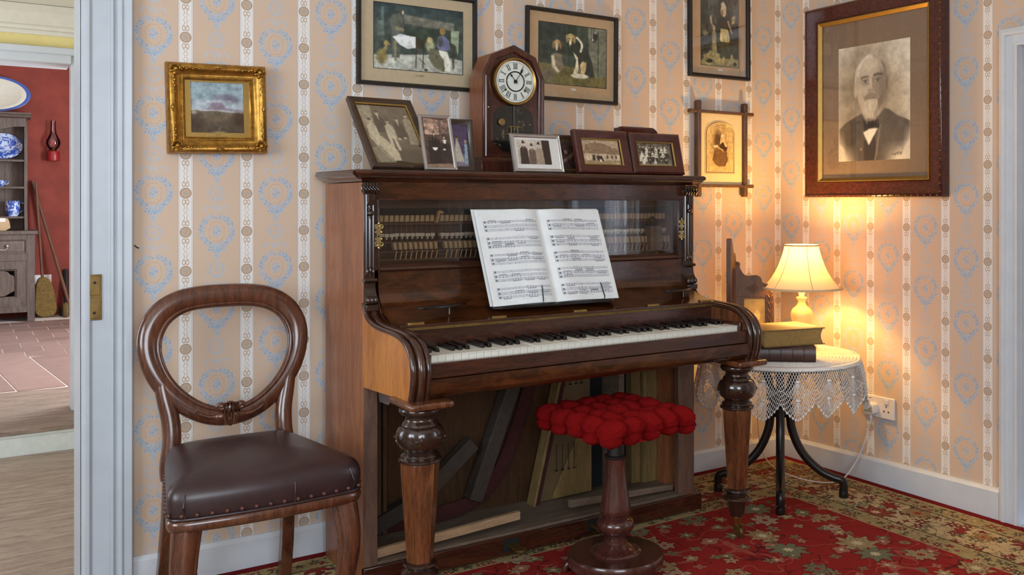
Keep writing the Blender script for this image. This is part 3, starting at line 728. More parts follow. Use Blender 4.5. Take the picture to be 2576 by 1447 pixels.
# folded music ledges on the fall board
for xa, xb in ((-1.985, -1.800), (-1.085, -.918)):
    lg = chaikin([(xa, -.515), (xa+.02, -.535), (xb-.05, -.512), (xb, -.470), (xb, -.455), (xa+.05, -.47)], 1, True)
    ld = pp(MB().prism(lg, .822, .829, 'z'), 'music_ledge', 'ebony', bevel=.0015)
    q = MB().tube([((xa+xb)/2+.02, -.50, .800), ((xa+xb)/2+.02, -.50, .824)], .002, 8).build('ledge_peg', 'wire', ld)
md = pp(MB().prism(chaikin([(-1.735, -.512), (-1.70, -.532), (-1.33, -.532), (-1.275, -.512), (-1.275, -.47), (-1.735, -.47)], 1), .806, .814, 'z'), 'music_desk', 'ebony', bevel=.0015)
for xc, lean in ((-1.567, 0), (-1.335, -.012)):
    q = MB().tube([(xc, -.528, .812), (xc, -.530, .826), (xc+lean, -.522, .870)], .0018, 8).build('page_clip', 'darkmetal', md)
# cheeks
ck = [(PF, .838), (-.402, .828), (-.418, .797), (-.473, .781), (-.543, .777), (-.636, .775), (-.693, .762), (-.729, .738), (-.746, .707), (-.749, .676), (-.742, .637), (-.729, .606), (PF, .592)]
curve = chaikin(ck[:-1], 2)
for xa, xb, nm in ((PL, -2.040, 'left'), (-.900, PR, 'right')):
    body = [(y+.012 if i else y, z-.006 if z > .64 else z) for i, (y, z) in enumerate(curve)]+[(PF, .592)]
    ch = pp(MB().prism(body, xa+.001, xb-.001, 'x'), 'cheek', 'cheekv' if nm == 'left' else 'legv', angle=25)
    for k, (fr_, rr) in enumerate(((.12, .0085), (.5, .0115), (.88, .0085))):
        xm = xa+(xb-xa)*fr_
        t = MB().tube([(xm, y+(.006 if fr_ != .5 else .003), z-.003) for y, z in curve], rr, 10, flat=1, up=(1, 0, 0))
        q = t.build('cheek_bead', 'mahogv', ch, angle=60)
# key bed, slip, apron
pp(B(-2.040, -.900, -.70, PF, .660, .690), 'key_bed', 'mahog')
pp(B(-2.040, -.900, -.735, -.716, .662, .7025), 'key_slip', 'mahog', bevel=.002)
apr = chaikin([(-.742, .661), (-.742, .640), (-.738, .618), (-.715, .604), (-.66, .600), (PF, .600), (PF, .661)], 1)
pp(MB().prism(apr, -2.040, -.900, 'x'), 'apron', 'burr', angle=25)
pp(B(-2.040, -2.0245, -.712, -.553, .690, .722), 'key_block', 'mahog', bevel=.002)
pp(B(-.9115, -.886, -.712, -.553, .690, .728), 'key_block', 'mahog', bevel=.002)
# keys: C .. A, 48 naturals and 34 sharps
KW = (2.024-.912)/48
wk = pp(B(.0006, KW-.0006, -.700, -.553, .6985, .717).add([(.0006, -.703, .7155), (KW-.0006, -.703, .7155), (KW-.0006, -.703, .7175), (.0006, -.703, .7175), (.0006, -.66, .7175), (KW-.0006, -.66, .7175), (.0006, -.66, .7155), (KW-.0006, -.66, .7155)], [(0, 1, 2, 3), (3, 2, 5, 4), (0, 6, 7, 1), (0, 3, 4, 6), (1, 7, 5, 2), (4, 5, 7, 6)]), 'white_key', 'ivory', smooth=False)
wk.location = (-2.024, 0, 0)
bk = pp(MB().prism([(-.553, .717), (-.651, .717), (-.646, .7285), (-.553, .7295)], -.0055, .0055, 'x'), 'black_key', 'ebony', bevel=.0012, seg=1)
first = True
for i in range(48):
    if i: pinst(wk, (-2.024+i*KW, 0, random.choice((0, 0, 0, .0006, -.0006))))
    if i % 7 in (0, 1, 3, 4, 5) and i < 47:
        L = (-2.024+(i+1)*KW, 0, 0)
        if first: bk.location = L; first = False
        else: pinst(bk, L)
# turned legs
def leg(cx, cy):
    lg = pp(MB().lathe([(.050, .586), (.055, .582), (.057, .575), (.053, .567), (.042, .563), (.039, .555), (.040, .548), (.046, .544), (.048, .538), (.050, .535)], 32, (cx, cy, 0)), 'leg', 'turned', angle=50)
    def sub(mb, nm, mat, **k): q = mb.build(nm, mat, lg, **k); return q
    sub(B(cx-.062, cx+.062, cy-.085, cy+.07, .588, .606), 'leg_block', 'legv', bevel=.006)
    sub(MB().lathe([(.050, .536), (.057, .531), (.0625, .520), (.0645, .506), (.0625, .492), (.056, .479), (.047, .472), (.043, .468)], 36, (cx, cy, 0)), 'bulb', 'turned', angle=60)
    for k in range(4):
        a = k*PI/2+.25; d = (math.cos(a), math.sin(a))
        t = []
        for j in range(20):
            b = 2*PI*j/20; aa = a+.62*math.cos(b); rr = .0645-.0155*abs(math.sin(b))**2.2
            t.append((cx+rr*math.cos(aa), cy+rr*math.sin(aa), .505+.027*math.sin(b)))
        sub(MB().tube(t, .0016, 6, closed=True), 'carved_oval', 'turned')
        a2 = a+PI/4; sub(MB().ball((cx+.0655*math.cos(a2), cy+.0655*math.sin(a2), .503), .005, 8, 6), 'stud', 'turned')
    sub(MB().lathe([(.043, .469), (.041, .464), (.048, .460), (.052, .455), (.050, .451), (.057, .447), (.0575, .441), (.054, .438)], 32, (cx, cy, 0)), 'collar', 'turned', angle=40)
    sub(MB().lathe([(.053, .439), (.054, .435), (.036, .172), (.034, .168)], 6, (cx, cy, 0), ph=PI/6+.35), 'shaft', 'legv', smooth=False, bevel=.001)
    sub(MB().lathe([(.036, .171), (.044, .168), (.045, .163), (.038, .158), (.034, .153), (.040, .149), (.050, .142), (.051, .136), (.045, .131), (.034, .127), (.030, .118), (.028, .095), (.024, .078), (.022, .074)], 32, (cx, cy, 0)), 'foot', 'turned', angle=45)
    sub(MB().lathe([(.0165, .076), (.0175, .072), (.015, .066), (.013, .050), (.012, .044)], 20, (cx, cy, 0)), 'ferrule', 'brass')
    sub(MB().box(cx-.010, cx-.006, cy-.02, cy+.008, .012, .046).box(cx+.006, cx+.010, cy-.02, cy+.008, .012, .046).lathe([(.016, cx-.006), (.018, cx-.003), (.018, cx+.003), (.016, cx+.006)], 18, (0, cy-.010, .0225), axis='x'), 'caster', 'brassdull')
    return lg
leg(-2.048, -.69); leg(-.905, -.69)
# lower case: open front
pp(B(PL, -.815, PF-.012, PF+.012, .006, .066), 'plinth', 'mahog', bevel=.003)
pp(B(PL+.035, PR-.035, PF, -.10, .060, .074), 'bottom_board', 'dust')
pp(B(PL+.001, PL+.043, PF-.004, PF+.03, .066, .592), 'front_edge_strip', 'edgewood', bevel=.001)
pp(B(-.919, PR-.001, PF-.004, PF+.02, .070, .600), 'right_post', 'edgewood', bevel=.002)
pp(B(PL+.04, -1.28, -.150, -.140, .075, .62), 'soundboard', 'inner', smooth=False)
st = MB()
for i in range(120): xx = -2.03+i*.0062; st.box(xx, xx+.0012, -.172, -.1708, .085, .60)
o = pp(st, 'strings', 'string', smooth=False); o['kind'] = 'stuff'
for i in range(5): pp(B(-2.035+i*.019, -2.021+i*.019, -.20, -.175, .08, .60), 'bass_string_post', 'inner', bevel=.002)
def bar(x0, z0, x1, z1, wd, y0, y1, nm, mat):
    dx, dz = x1-x0, z1-z0; L = math.hypot(dx, dz); nx, nz = -dz/L*wd/2, dx/L*wd/2
    return pp(MB().prism([(x0-nx, z0-nz), (x1-nx, z1-nz), (x1+nx, z1+nz), (x0+nx, z0+nz)], y0, y1, 'y'), nm, mat, bevel=.002)
bar(-1.80, .20, -1.645, .325, .05, -.215, -.175, 'iron_bar', 'iron')
bar(-1.645, .135, -1.46, .60, .05, -.225, -.175, 'iron_bar', 'iron')
bar(-2.04, .09, -1.86, .16, .05, -.215, -.175, 'iron_bar', 'iron')
fe = chaikin([(-1.98, .10), (-1.75, .10), (-1.62, .12), (-1.53, .20), (-1.45, .38), (-1.38, .60)], 2)
pp(MB().tube([(x, -.185, z) for x, z in fe], .026, 8, flat=.25, up=(0, 1, 0)), 'felt_band', 'redfelt')
bar(-1.405, .07, -1.27, .60, .020, -.215, -.175, 'brace', 'redfelt'); bar(-1.418, .07, -1.285, .60, .010, -.22, -.17, 'brace_edge', 'plank')
pp(MB().prism([(-1.40, .075), (-1.165, .075), (-1.165, .62), (-1.255, .62)], -.19, -.165, 'y'), 'iron_plate', 'tanplate', bevel=.002)
pp(MB().prism([(-1.335, .08), (-1.165, .08), (-1.165, .40)], -.20, -.19, 'y'), 'plate_gusset', 'plank', bevel=.002)
hk = MB()
for xx in (-1.335, -1.31, -1.285, -1.262):
    for zz in (.18, .33, .48):
        hk.tube([(xx+zz*.11, -.200, zz), (xx+zz*.11, -.200, zz+.09)], .0012, 6).box(xx+zz*.11-.004, xx+zz*.11+.004, -.203, -.196, zz-.004, zz)
pp(hk, 'hitch_wires', 'darkmetal')
pp(B(-1.165, -1.085, -.15, -.12, .075, .62), 'gap_shade_board', 'blackfelt')  # black sheet standing in for the shade in the open gap
pp(B(-1.085, -1.062, -.26, -.13, .075, .62), 'inner_post', 'dust', bevel=.002)
pp(B(-1.062, -.98, -.15, -.13, .075, .62), 'back_plank', 'blackfelt')
pp(B(-.985, -.945, -.20, -.16, .075, .62), 'inner_plank', 'plank', bevel=.002); pp(B(-.943, -.88, -.22, -.17, .075, .62), 'inner_plank', 'plank', bevel=.002)
for (x0, z0, x1, z1) in ((-2.055, .085, -1.560, .112), (-1.367, .110, -.925, .092)):
    bt = pp(MB().prism([(x0, z0-.009), (x1, z1-.013 if x0 < -1.5 else z1-.006), (x1, z1+.013), (x0, z0+.017)], -.372, -.355, 'y'), 'loose_batten', 'batten' if x0 < -1.5 else 'dust', bevel=.001)
pp(MB().prism([(-1.99, .555), (-1.945, .545), (-1.940, .515), (-1.955, .495), (-1.985, .51)], -.235, -.233, 'y'), 'paper_tag', 'tag')
for xc in (-1.612, -1.293):
    pd = pp(MB().prism(chaikin([(xc-.016, -.40), (xc-.016, -.44), (xc-.022, -.463), (xc-.012, -.485), (xc+.012, -.485), (xc+.022, -.463), (xc+.016, -.44), (xc+.016, -.40)], 1), .034, .043, 'z'), 'pedal', 'brassdull', bevel=.002)
    q = B(xc-.028, xc+.028, PF-.0135, PF-.010, .020, .058).build('pedal_slot', 'blackfelt', pd)
# open score on the music desk
sb = thing('sheet_music', 'open white sheet music book standing on the piano music desk', 'sheet music', (-1.505, -.50, .814), world=True)
def music(cv, seed):
    r = random.Random(seed); ink = (70, 72, 84)
    for k in range(5):
        y0 = .87-k*.175; x0 = .10; x1 = .93
        for j, (yy, hh) in enumerate(((y0, .018), (y0-.046, .026), (y0-.086, .022))):
            cv.poly([(x0, yy-hh/2), (x1, yy-hh/2), (x1, yy+hh/2), (x0, yy+hh/2)], (176, 180, 190), .55)
            cv.line(x0, yy+hh/2, x1, yy+hh/2, .0012, (120, 122, 132), .6); cv.line(x0, yy-hh/2, x1, yy-hh/2, .0012, (120, 122, 132), .6)
            cv.ell(x0+.025, yy, .012, .012, ink, .8)
            nb = 4
            for b in range(nb):
                bx = x0+.06+(x1-x0-.06)*b/nb
                cv.line(bx+.19, yy-hh/2, bx+.19, yy+hh/2, .0015, (110, 112, 122), .5)
                if r.random() < (.75 if j == 1 else .45):
                    st = r.choice((3, 4, 4, 6)); sp = .16/st; up = r.choice((-1, 1)); hb = yy+up*.016
                    cv.line(bx+.02, hb, bx+.02+sp*(st-1), hb+r.uniform(-.004, .004), .0032, ink, .85)
                    for q in range(st):
                        nx_ = bx+.02+q*sp; ny_ = yy-up*r.uniform(0, .012); cv.ell(nx_, ny_, .0065, .0042, ink, .9); cv.line(nx_, ny_, nx_, hb, .0014, ink, .8)
                else:
                    for q in range(r.randint(1, 3)): cv.ell(bx+r.uniform(.02, .18), yy+r.uniform(-.012, .012), .006, .004, ink, .7)
        cv.line(x0, y0+.01, x0, y0-.098, .0018, (90, 92, 104), .8)
        if r.random() < .7:
            xa = r.uniform(.3, .5)
            for q in range(12): t = q/11; cv.ell(xa+.3*t, y0+.014+.012*math.sin(PI*t), .006, .0016, (130, 132, 142), .6)
    cv.scribble(.45, .055, .14, .012, 9, (150, 152, 160), seed, .0015)
    cv.ell(.06 if seed == 1 else .94, .955, .006, .004, (120, 120, 130), .7)
    return cv
for nm, seed, xa, xb in (('left_page', 1, -1.735, -1.508), ('right_page', 2, -1.508, -1.272)):
    cv = music(Canvas(.23, .305, 150, (222, 226, 226)), seed); cv.noise(.03, 6, seed)
    inner = 1 if seed == 1 else 0
    def shp(u, v, inner=inner, xa=xa, xb=xb):
        t = u if inner else 1-u                       # 0 outer edge, 1 at the gutter
        bulge = .010*np.sin(np.clip(t*1.02, 0, 1)**3*PI)*1.0+.004*(1-t)
        y = -.512+v*.100-bulge-.004
        x = xa+(xb-xa)*u-.016*v; z = .8155+v*.290+.004*np.sin(t**2*PI)
        return np.stack([x, y, z], -1)
    q = cv.build(nm, sb, shape=shp)
    qs = q.modifiers.new('thick', 'SOLIDIFY'); qs.thickness = .0035; qs.offset = -1 if seed else 1
vv = [(-1.740, -.506, .8145), (-1.268, -.506, .8145), (-1.284, -.406, 1.1075), (-1.756, -.406, 1.1075)]
cvr = MB().add(vv+[(x, y+.003, z+.001) for x, y, z in vv], [(0, 1, 2, 3), (7, 6, 5, 4), (0, 4, 5, 1), (1, 5, 6, 2), (2, 6, 7, 3), (3, 7, 4, 0)]).build('cover', 'paper', sb, smooth=False)
# ------------------------------------------------------------------ pictures
def hang(name, label, cat, loc, rotz=0, roll=0, lean=0):
    o = thing(name, label, cat, loc); o.rotation_euler = (lean, roll, rotz); return o
def mountboard(parent, W, H, w_, h, y, mat, cx=0, cz=0, name='mount'):       # board with a window cut in it
    v = []
    for (a, b) in ((W/2, H/2), (w_/2, h/2)):
        ox, oz = (0, 0) if a == W/2 else (cx, cz)
        v += [(ox-a, y, oz-b), (ox+a, y, oz-b), (ox+a, y, oz+b), (ox-a, y, oz+b)]
    v += [(p[0], y+.002, p[2]) for p in v]
    f = []
    for i in range(4):
        j = (i+1) % 4; f += [(i, j, 4+j, 4+i), (8+i, 12+i, 12+j, 8+j), (4+i, 4+j, 12+j, 12+i)]
    return MB().add(v, f).build(name, mat, parent, smooth=False)
def pane(parent, W, H, y): return B(-W/2, W/2, y-.001, y+.001, -H/2, H/2).build('glass', 'glass', parent, smooth=False)

# gilt frame, landscape
g = hang('gilt_framed_landscape', 'small landscape painting in an ornate gilt frame left of the piano', 'painting', (-2.415, -.004, 1.414), roll=math.radians(-1.4))
W, H = .284, .270
fr = MB().frame(W, H, [(0, 0), (0, .028), (.003, .036), (.009, .043), (.016, .043), (.022, .036), (.034, .027), (.038, .027), (.040, .031), (.045, .031), (.047, .026), (.050, .024), (.050, 0)]).build('frame', 'gold', g, angle=50)
mountboard(g, W-.096, H-.094, .152, .152, -.020, 'goldflat', 0, .004, 'gilt_slip')
for sx in (-1, 1):
    for sz in (-1, 1):
        cx, cz = sx*(W/2-.022), sz*(H/2-.022); mb = MB()
        for k in range(7):
            a = k*2*PI/7; mb.ball((cx+.013*math.cos(a), -.044, cz+.013*math.sin(a)), (.007, .007, .006), 8, 6)
        mb.tube([(cx-.016*math.cos(t*.6)*(1-t*.05), -.050, cz+.016*math.sin(t*.6)*(1-t*.05)) for t in range(12)], .0032, 6)
        mb.ball((cx, -.049, cz), .008, 8, 6)
        for t in range(6): mb.ball((cx-sx*(.022+t*.009), -.043+.0006*t, cz+sz*(.006-.003*(t % 2))), (.005, .004, .0035-.0003*t), 8, 5).ball((cx+sx*(.006-.003*(t % 2)), -.043+.0006*t, cz-sz*(.022+t*.009)), (.0035-.0003*t, .004, .005), 8, 5)
        mb.build('corner_ornament', 'gold', fr)
for (cx, cz) in ((0, H/2-.012), (0, -H/2+.012), (W/2-.012, 0), (-W/2+.012, 0)):
    MB().ball((cx, -.044, cz), (.009, .006, .006) if cx == 0 else (.006, .006, .009), 8, 6).ball((cx+(.008 if cx == 0 else 0), -.043, cz+(0 if cx == 0 else .008)), .004, 8, 6).ball((cx-(.008 if cx == 0 else 0), -.043, cz-(0 if cx == 0 else .008)), .004, 8, 6).build('side_ornament', 'gold', fr)
mb = MB(); q = .0435
for i in range(34):
    t = -1+2*(i+.5)/34
    for s in (-1, 1): mb.ball((t*(W/2-q), -.032, s*(H/2-q)), (.0026, .003, .0022), 6, 4).ball((s*(W/2-q), -.032, t*(H/2-q)), (.0022, .003, .0026), 6, 4)
o = mb.build('beading', 'gold', fr)
cv = Canvas(.156, .156, 130, (142, 160, 166))
for k in range(30): cv.put((cv.v < .62+.0*k)*(np.clip((.75-cv.v)/.3, 0, 1)), (176, 178, 184), .04)
cv.noise(.12, 5, 3)
cv.ell(.60, .70, .16, .06, (120, 116, 130), .85, .5).ell(.78, .66, .14, .07, (102, 98, 112), .9, .45).ell(.45, .62, .35, .03, (190, 188, 194), .7, .7)
cv.poly([(.30, .47), (.36, .53), (.42, .60), (.55, .61), (.60, .585), (.66, .50), (.76, .475), (.95, .46), (.95, .45), (.2, .45)], (136, 122, 134))
cv.poly([(0, .465), (1, .44), (1, .41), (0, .44)], (178, 176, 178))
cv.poly([(0, 0), (1, 0), (1, .40), (.7, .41), (.5, .44), (.2, .43), (.12, .45), (0, .43)], (104, 92, 74))
cv.put(np.clip((.42-cv.v)/.4, 0, 1)*(cv.v < .42), (56, 42, 32), .6)
cv.ell(.07, .40, .05, .03, (186, 178, 160), .8, .6).ell(.12, .2, .12, .16, (60, 40, 26), .5, .6).ell(.92, .28, .12, .14, (64, 42, 22), .8, .5).ell(.52, .28, .12, .05, (126, 106, 74), .6, .8).ell(.53, .02, .12, .03, (150, 138, 96), .8, .5).ell(.53, .08, .02, .02, (140, 124, 84), .8, .5)
cv.soft(2).noise(.22, 14, 8).build('painting', g, (0, -.017, .004))
# faint two-line inscription on the slip
c2 = Canvas(.07, .012, 60, (160, 130, 68)); c2.scribble(.38, .75, .24, .25, 9, (110, 84, 36), 4, .012).scribble(.1, .25, .8, .25, 26, (116, 90, 40), 5, .010); c2.build('inscription', g, (.0, -.0203, -.0815))

def black_frame(name, label, loc, W, H, w_, h, cx, cz, mount, cv, roll=0, fw=.014, cap=None):
    g = hang(name, label, 'picture', loc, roll=roll)
    MB().frame(W, H, [(0, 0), (0, .018), (.003, .022), (fw-.004, .020), (fw, .014), (fw, 0)]).build('frame', 'black', g, angle=40)
    mountboard(g, W-2*fw+.004, H-2*fw+.004, w_, h, -.006, mount, cx, cz)
    MB().frame(w_+.004, h+.004, [(0, .0062), (.002, .0066), (.002, .0055)]).move((cx, 0, cz)).build('bevel_line', 'darkmetal', g)
    cv.build('print', g, (cx, -.0045, cz))
    if cap: cap(g, cx, cz-h/2)
    pane(g, W-2*fw, H-2*fw, -.011); return g
# 1: kitchen interior with figures
cv = Canvas(.330, .221, 220, (62, 72, 66))
cv.put(np.clip((cv.v-.75)/.25, 0, 1), (40, 56, 60), .8); cv.poly([(.33, .86), (.90, .80), (.90, .68), (.33, .72)], (104, 104, 92)).poly([(.25, .68), (.88, .68), (.88, .45), (.25, .45)], (52, 62, 52))
cv.poly([(0, 0), (1, 0), (1, .22), (.7, .28), (0, .20)], (156, 158, 148)).noise(.18, 9, 5)
cv.poly([(.08, .95), (.11, .95), (.11, .55), (.08, .55)], (84, 104, 100)).poly([(.04, .72), (.11, .72), (.12, .50), (.04, .50)], (110, 122, 112), .7)
for k in range(6): cv.line(.045+k*.013, .70, .045+k*.013, .56, .002, (52, 60, 54))
cv.poly([(.86, .68), (.96, .70), (.95, .42), (.94, .30), (.92, .45), (.86, .48)], (136, 148, 124))
cv.poly([(.20, .84), (.27, .87), (.32, .80), (.33, .62), (.30, .45), (.28, .18), (.20, .18), (.19, .60), (.185, .75)], (82, 86, 76)).ell(.305, .90, .025, .045, (64, 60, 50)).ell(.318, .885, .012, .03, (168, 160, 136)).poly([(.24, .66), (.33, .64), (.33, .60), (.24, .60)], (120, 112, 88))
cv.poly([(.20, .5), (.30, .54), (.46, .53), (.47, .36), (.37, .33), (.29, .38), (.24, .45)], (202, 206, 200)).ell(.31, .53, .05, .02, (176, 184, 184)).poly([(.22, .45), (.25, .43), (.25, .13), (.22, .13)], (120, 118, 92))
cv.poly([(.46, .52), (.565, .50), (.555, .34), (.46, .36)], (58, 54, 40))
for xa in (.47, .55): cv.line(xa, .5, xa-.01, .05, .005, (56, 50, 38))
cv.line(.46, .3, .56, .3, .005, (60, 52, 40)).line(.5, .2, .56, .12, .004, (56, 52, 40))
cv.ell(.62, .50, .035, .05, (150, 132, 92)).ell(.62, .42, .05, .09, (170, 168, 130), .8, .3)
cv.poly([(.72, .58), (.78, .60), (.84, .52), (.85, .38), (.75, .33), (.70, .42)], (100, 102, 132)).ell(.765, .66, .034, .055, (150, 122, 74)).ell(.735, .50, .035, .09, (78, 82, 78), .9)
cv.poly([(.62, .38), (.70, .36), (.80, .36), (.86, .20), (.84, .04), (.76, .02), (.66, .10), (.60, .22)], (96, 94, 74)).poly([(.72, .36), (.82, .34), (.86, .18), (.85, .03), (.79, .03), (.78, .2), (.73, .3)], (204, 204, 186))
cv.poly([(.86, .50), (.91, .46), (.90, .1), (.88, .05), (.87, .3)], (58, 56, 42), .8)
cv.poly([(.03, .12), (.10, .16), (.15, .30), (.145, .38), (.11, .32), (.05, .24)], (124, 114, 72)).ell(.14, .39, .03, .04, (136, 120, 74)).ell(.09, .18, .055, .11, (122, 112, 70), 1, .3).ell(.17, .375, .015, .02, (134, 118, 76))
cv.ell(.575, .025, .022, .02, (66, 66, 54)).soft(1).noise(.3, 22, 6).gain(1.22)
cap1 = lambda g, x, z: Canvas(.04, .006, 50, (188, 172, 140)).scribble(.12, .5, .22, .6, 5, (108, 100, 76), 3, .014).scribble(.44, .5, .44, .7, 10, (84, 76, 54), 7, .016).build('caption', g, (x, -.0083, z-.016))
black_frame('black_framed_print', 'large black framed print of a family at table, above piano left of clock', (-1.755, 0, 1.690), .440, .332, .328, .2215, .004, .004, 'mount', cv, cap=cap1)
# 2: two hounds
cv = Canvas(.310, .232, 180, (60, 68, 58)); cv.poly([(0, .0), (1, 0), (1, .26), (.55, .30), (0, .34)], (104, 98, 58)).poly([(0, 1), (.45, 1), (.45, .5), (0, .55)], (52, 60, 54)).poly([(.42, 1), (.55, 1), (.55, .5), (.42, .5)], (40, 54, 36))
cv.poly([(.72, 1), (1, 1), (1, .2), (.86, .16), (.74, .4)], (106, 110, 94)).line(.875, .95, .875, .2, .006, (50, 54, 46)).line(.77, .98, .77, .8, .004, (60, 62, 54)).noise(.22, 10, 2)
cv.ell(.83, .86, .035, .08, (44, 46, 44)).ell(.83, .92, .02, .02, (150, 150, 140)).ell(.81, .78, .03, .03, (70, 72, 68)).ell(.79, .80, .012, .02, (196, 198, 190))
cv.poly([(.48, .70), (.60, .74), (.72, .60), (.79, .40), (.82, .18), (.74, .15), (.62, .18), (.58, .40), (.50, .52)], (48, 54, 46))
cv.poly([(.50, .56), (.57, .48), (.585, .30), (.56, .20), (.50, .20), (.53, .30), (.545, .42)], (206, 200, 172)).poly([(.60, .36), (.64, .42), (.70, .40), (.69, .28), (.66, .18), (.62, .18)], (188, 168, 122)).ell(.60, .17, .13, .04, (200, 198, 178))
for k in range(14):
    t = k/13; cv.ell(.555+.075*math.sin(t*2.3), .80-.22*t+.02*math.sin(t*3), .016, .02, (206, 202, 180))
cv.ell(.465, .80, .050, .060, (176, 158, 106)).poly([(.43, .80), (.48, .80), (.475, .66), (.46, .62), (.445, .66)], (206, 194, 160)).ell(.468, .655, .014, .02, (48, 42, 36)).ell(.41, .77, .018, .07, (150, 128, 80)).ell(.517, .77, .02, .07, (150, 128, 80)).ell(.445, .775, .010, .012, (56, 44, 30)).ell(.49, .775, .010, .012, (56, 44, 30))
cv.ell(.27, .68, .048, .055, (160, 134, 92)).poly([(.235, .68), (.285, .68), (.275, .54), (.25, .54)], (196, 184, 152)).ell(.265, .545, .013, .016, (60, 48, 40)).ell(.215, .64, .018, .06, (128, 102, 66)).ell(.315, .64, .018, .06, (128, 102, 66)).ell(.245, .655, .008, .01, (60, 46, 34)).ell(.285, .655, .008, .01, (60, 46, 34))
cv.poly([(.19, .48), (.25, .52), (.33, .50), (.36, .32), (.31, .20), (.18, .22)], (122, 112, 92)).poly([(.18, .47), (.22, .47), (.25, .30), (.31, .22), (.28, .19), (.20, .28)], (196, 190, 166)).ell(.12, .16, .10, .10, (108, 98, 82), .8, .4)
cv.soft(1).noise(.24, 26, 4).gain(1.15)
def cap2(g, x, z):
    p = MB().prism([(.013*math.cos(k*PI/8), .0045*math.sin(k*PI/8)) for k in range(16)], -.0085, -.0062, 'y').move((x, 0, z-.016)).build('title_plate', 'mountwhite', g, smooth=False)
    Canvas(.018, .003, 40, (206, 206, 202)).scribble(.1, .5, .8, .6, 12, (150, 150, 146), 5, .02).build('lettering', g, (x, -.0089, z-.016))
black_frame('black_framed_dog_print', 'black framed print of two hounds, hung right of the clock', (-1.124, 0, 1.687), .414, .345, .308, .230, .004, .006, 'mounttan', cv, cap=cap2, roll=math.radians(.4))
# 3: woman and child
cv = Canvas(.215, .300, 110, (56, 58, 52)); cv.poly([(0, 0), (1, 0), (1, .12), (.6, .16), (.25, .22), (0, .05)], (128, 122, 84)).poly([(.2, 1), (.5, 1), (.42, .6), (.2, .75)], (66, 72, 70)).poly([(.8, .72), (.93, .76), (.9, .64), (.82, .62)], (150, 142, 104)).noise(.3, 8, 3)
cv.ell(.60, .80, .075, .085, (176, 158, 130)).poly([(.53, .90), (.60, .94), (.68, .86), (.66, .74), (.60, .72), (.55, .78)], (188, 172, 146), .9).ell(.57, .78, .03, .05, (128, 98, 74), .8)
cv.poly([(.44, .66), (.56, .72), (.72, .68), (.74, .54), (.48, .52)], (44, 40, 30)).line(.72, .66, .80, .52, .022, (150, 124, 88)).line(.80, .52, .83, .50, .018, (166, 138, 100))
cv.poly([(.52, .54), (.72, .54), (.77, .38), (.68, .32), (.56, .33), (.50, .38)], (190, 176, 122)).poly([(.5, .36), (.76, .36), (.78, .12), (.5, .12)], (62, 66, 46)).ell(.60, .10, .03, .05, (160, 140, 96)).ell(.82, .16, .03, .03, (150, 136, 90))
for k in range(4): cv.line(.56+k*.05, .52, .60+k*.03, .36, .006, (120, 108, 70), .7)
cv.poly([(.30, .48), (.36, .52), (.40, .48), (.42, .18), (.30, .18)], (146, 138, 100)).ell(.345, .54, .035, .04, (170, 146, 104)).poly([(.24, .70), (.28, .72), (.30, .60), (.26, .60)], (170, 152, 112)).line(.28, .6, .34, .54, .014, (168, 150, 110))
for k in range(3): cv.line(.32+k*.035, .46, .32+k*.04, .19, .005, (92, 86, 60), .8)
cv.ell(.12, .46, .07, .04, (140, 132, 104), .8, .4).ell(.17, .54, .04, .06, (50, 44, 34)).ell(.22, .07, .09, .03, (32, 30, 24)).ell(.90, .05, .05, .03, (34, 30, 26)).poly([(.06, .14), (.16, .17), (.2, .08), (.1, .06)], (142, 124, 84), .8)
cv.soft(1).noise(.3, 20, 9).gain(1.2)
black_frame('black_framed_portrait_print', 'narrow black framed print of a woman and child, near the room corner', (-.379, 0, 1.850), .342, .380, .2145, .298, .006, .012, 'mounttan', cv, cap=cap2, roll=math.radians(-.3), fw=.016)

# Oxford (criss-cross) frame
g = hang('cross_cornered_frame', 'sepia photograph in an oak frame with crossed projecting corners, above the lamp', 'picture', (-.379, -.004, 1.356))
for (a, b) in ((-.131, .385), (.131, .385)):
    o = MB().prism([(a-.011, -b/2), (a-.008, -b/2-.010), (a+.008, -b/2-.010), (a+.011, -b/2), (a+.009, -.14), (a+.009, .14), (a+.011, b/2), (a+.008, b/2+.010), (a-.008, b/2+.010), (a-.011, b/2), (a-.009, .14), (a-.009, -.14)], -.030, -.006, 'y').build('upright', 'oxford', g, .0015)
for z0 in (-.156, .157):
    MB().prism([(-.178, z0-.008), (-.14, z0-.006), (.14, z0-.006), (.178, z0-.008), (.182, z0), (.178, z0+.008), (.14, z0+.006), (-.14, z0+.006), (-.178, z0+.008), (-.182, z0)], -.027, -.008, 'y').build('crossbar', 'oxford', g, .0015)
for sx in (-1, 1):
    for z0 in (-.156, .157): MB().prism([(sx*.131-.013, z0), (sx*.131, z0+.013), (sx*.131+.013, z0), (sx*.131, z0-.013)], -.033, -.028, 'y').build('corner_leaf', 'oxford', g, .001)
B(-.125, .125, -.012, -.008, -.152, .152).build('backing', 'mountcream', g, smooth=False)
cv = Canvas(.150, .206, 110, (206, 176, 118)); cv.put(np.clip((cv.v-.75)*2, 0, 1), (190, 156, 96), .6)
cv.ell(.50, .50, .30, .36, (150, 116, 74), .55, .5).ell(.42, .62, .15, .2, (74, 52, 34), .8, .4)
cv.poly([(.28, .42), (.45, .46), (.75, .44), (.80, .24), (.70, .12), (.50, .10), (.34, .14), (.22, .24)], (112, 82, 48)).noise(.2, 12, 4)
for k in range(6): cv.line(.40+k*.05, .42, .30+k*.085, .13, .006, (166, 130, 80), .6)
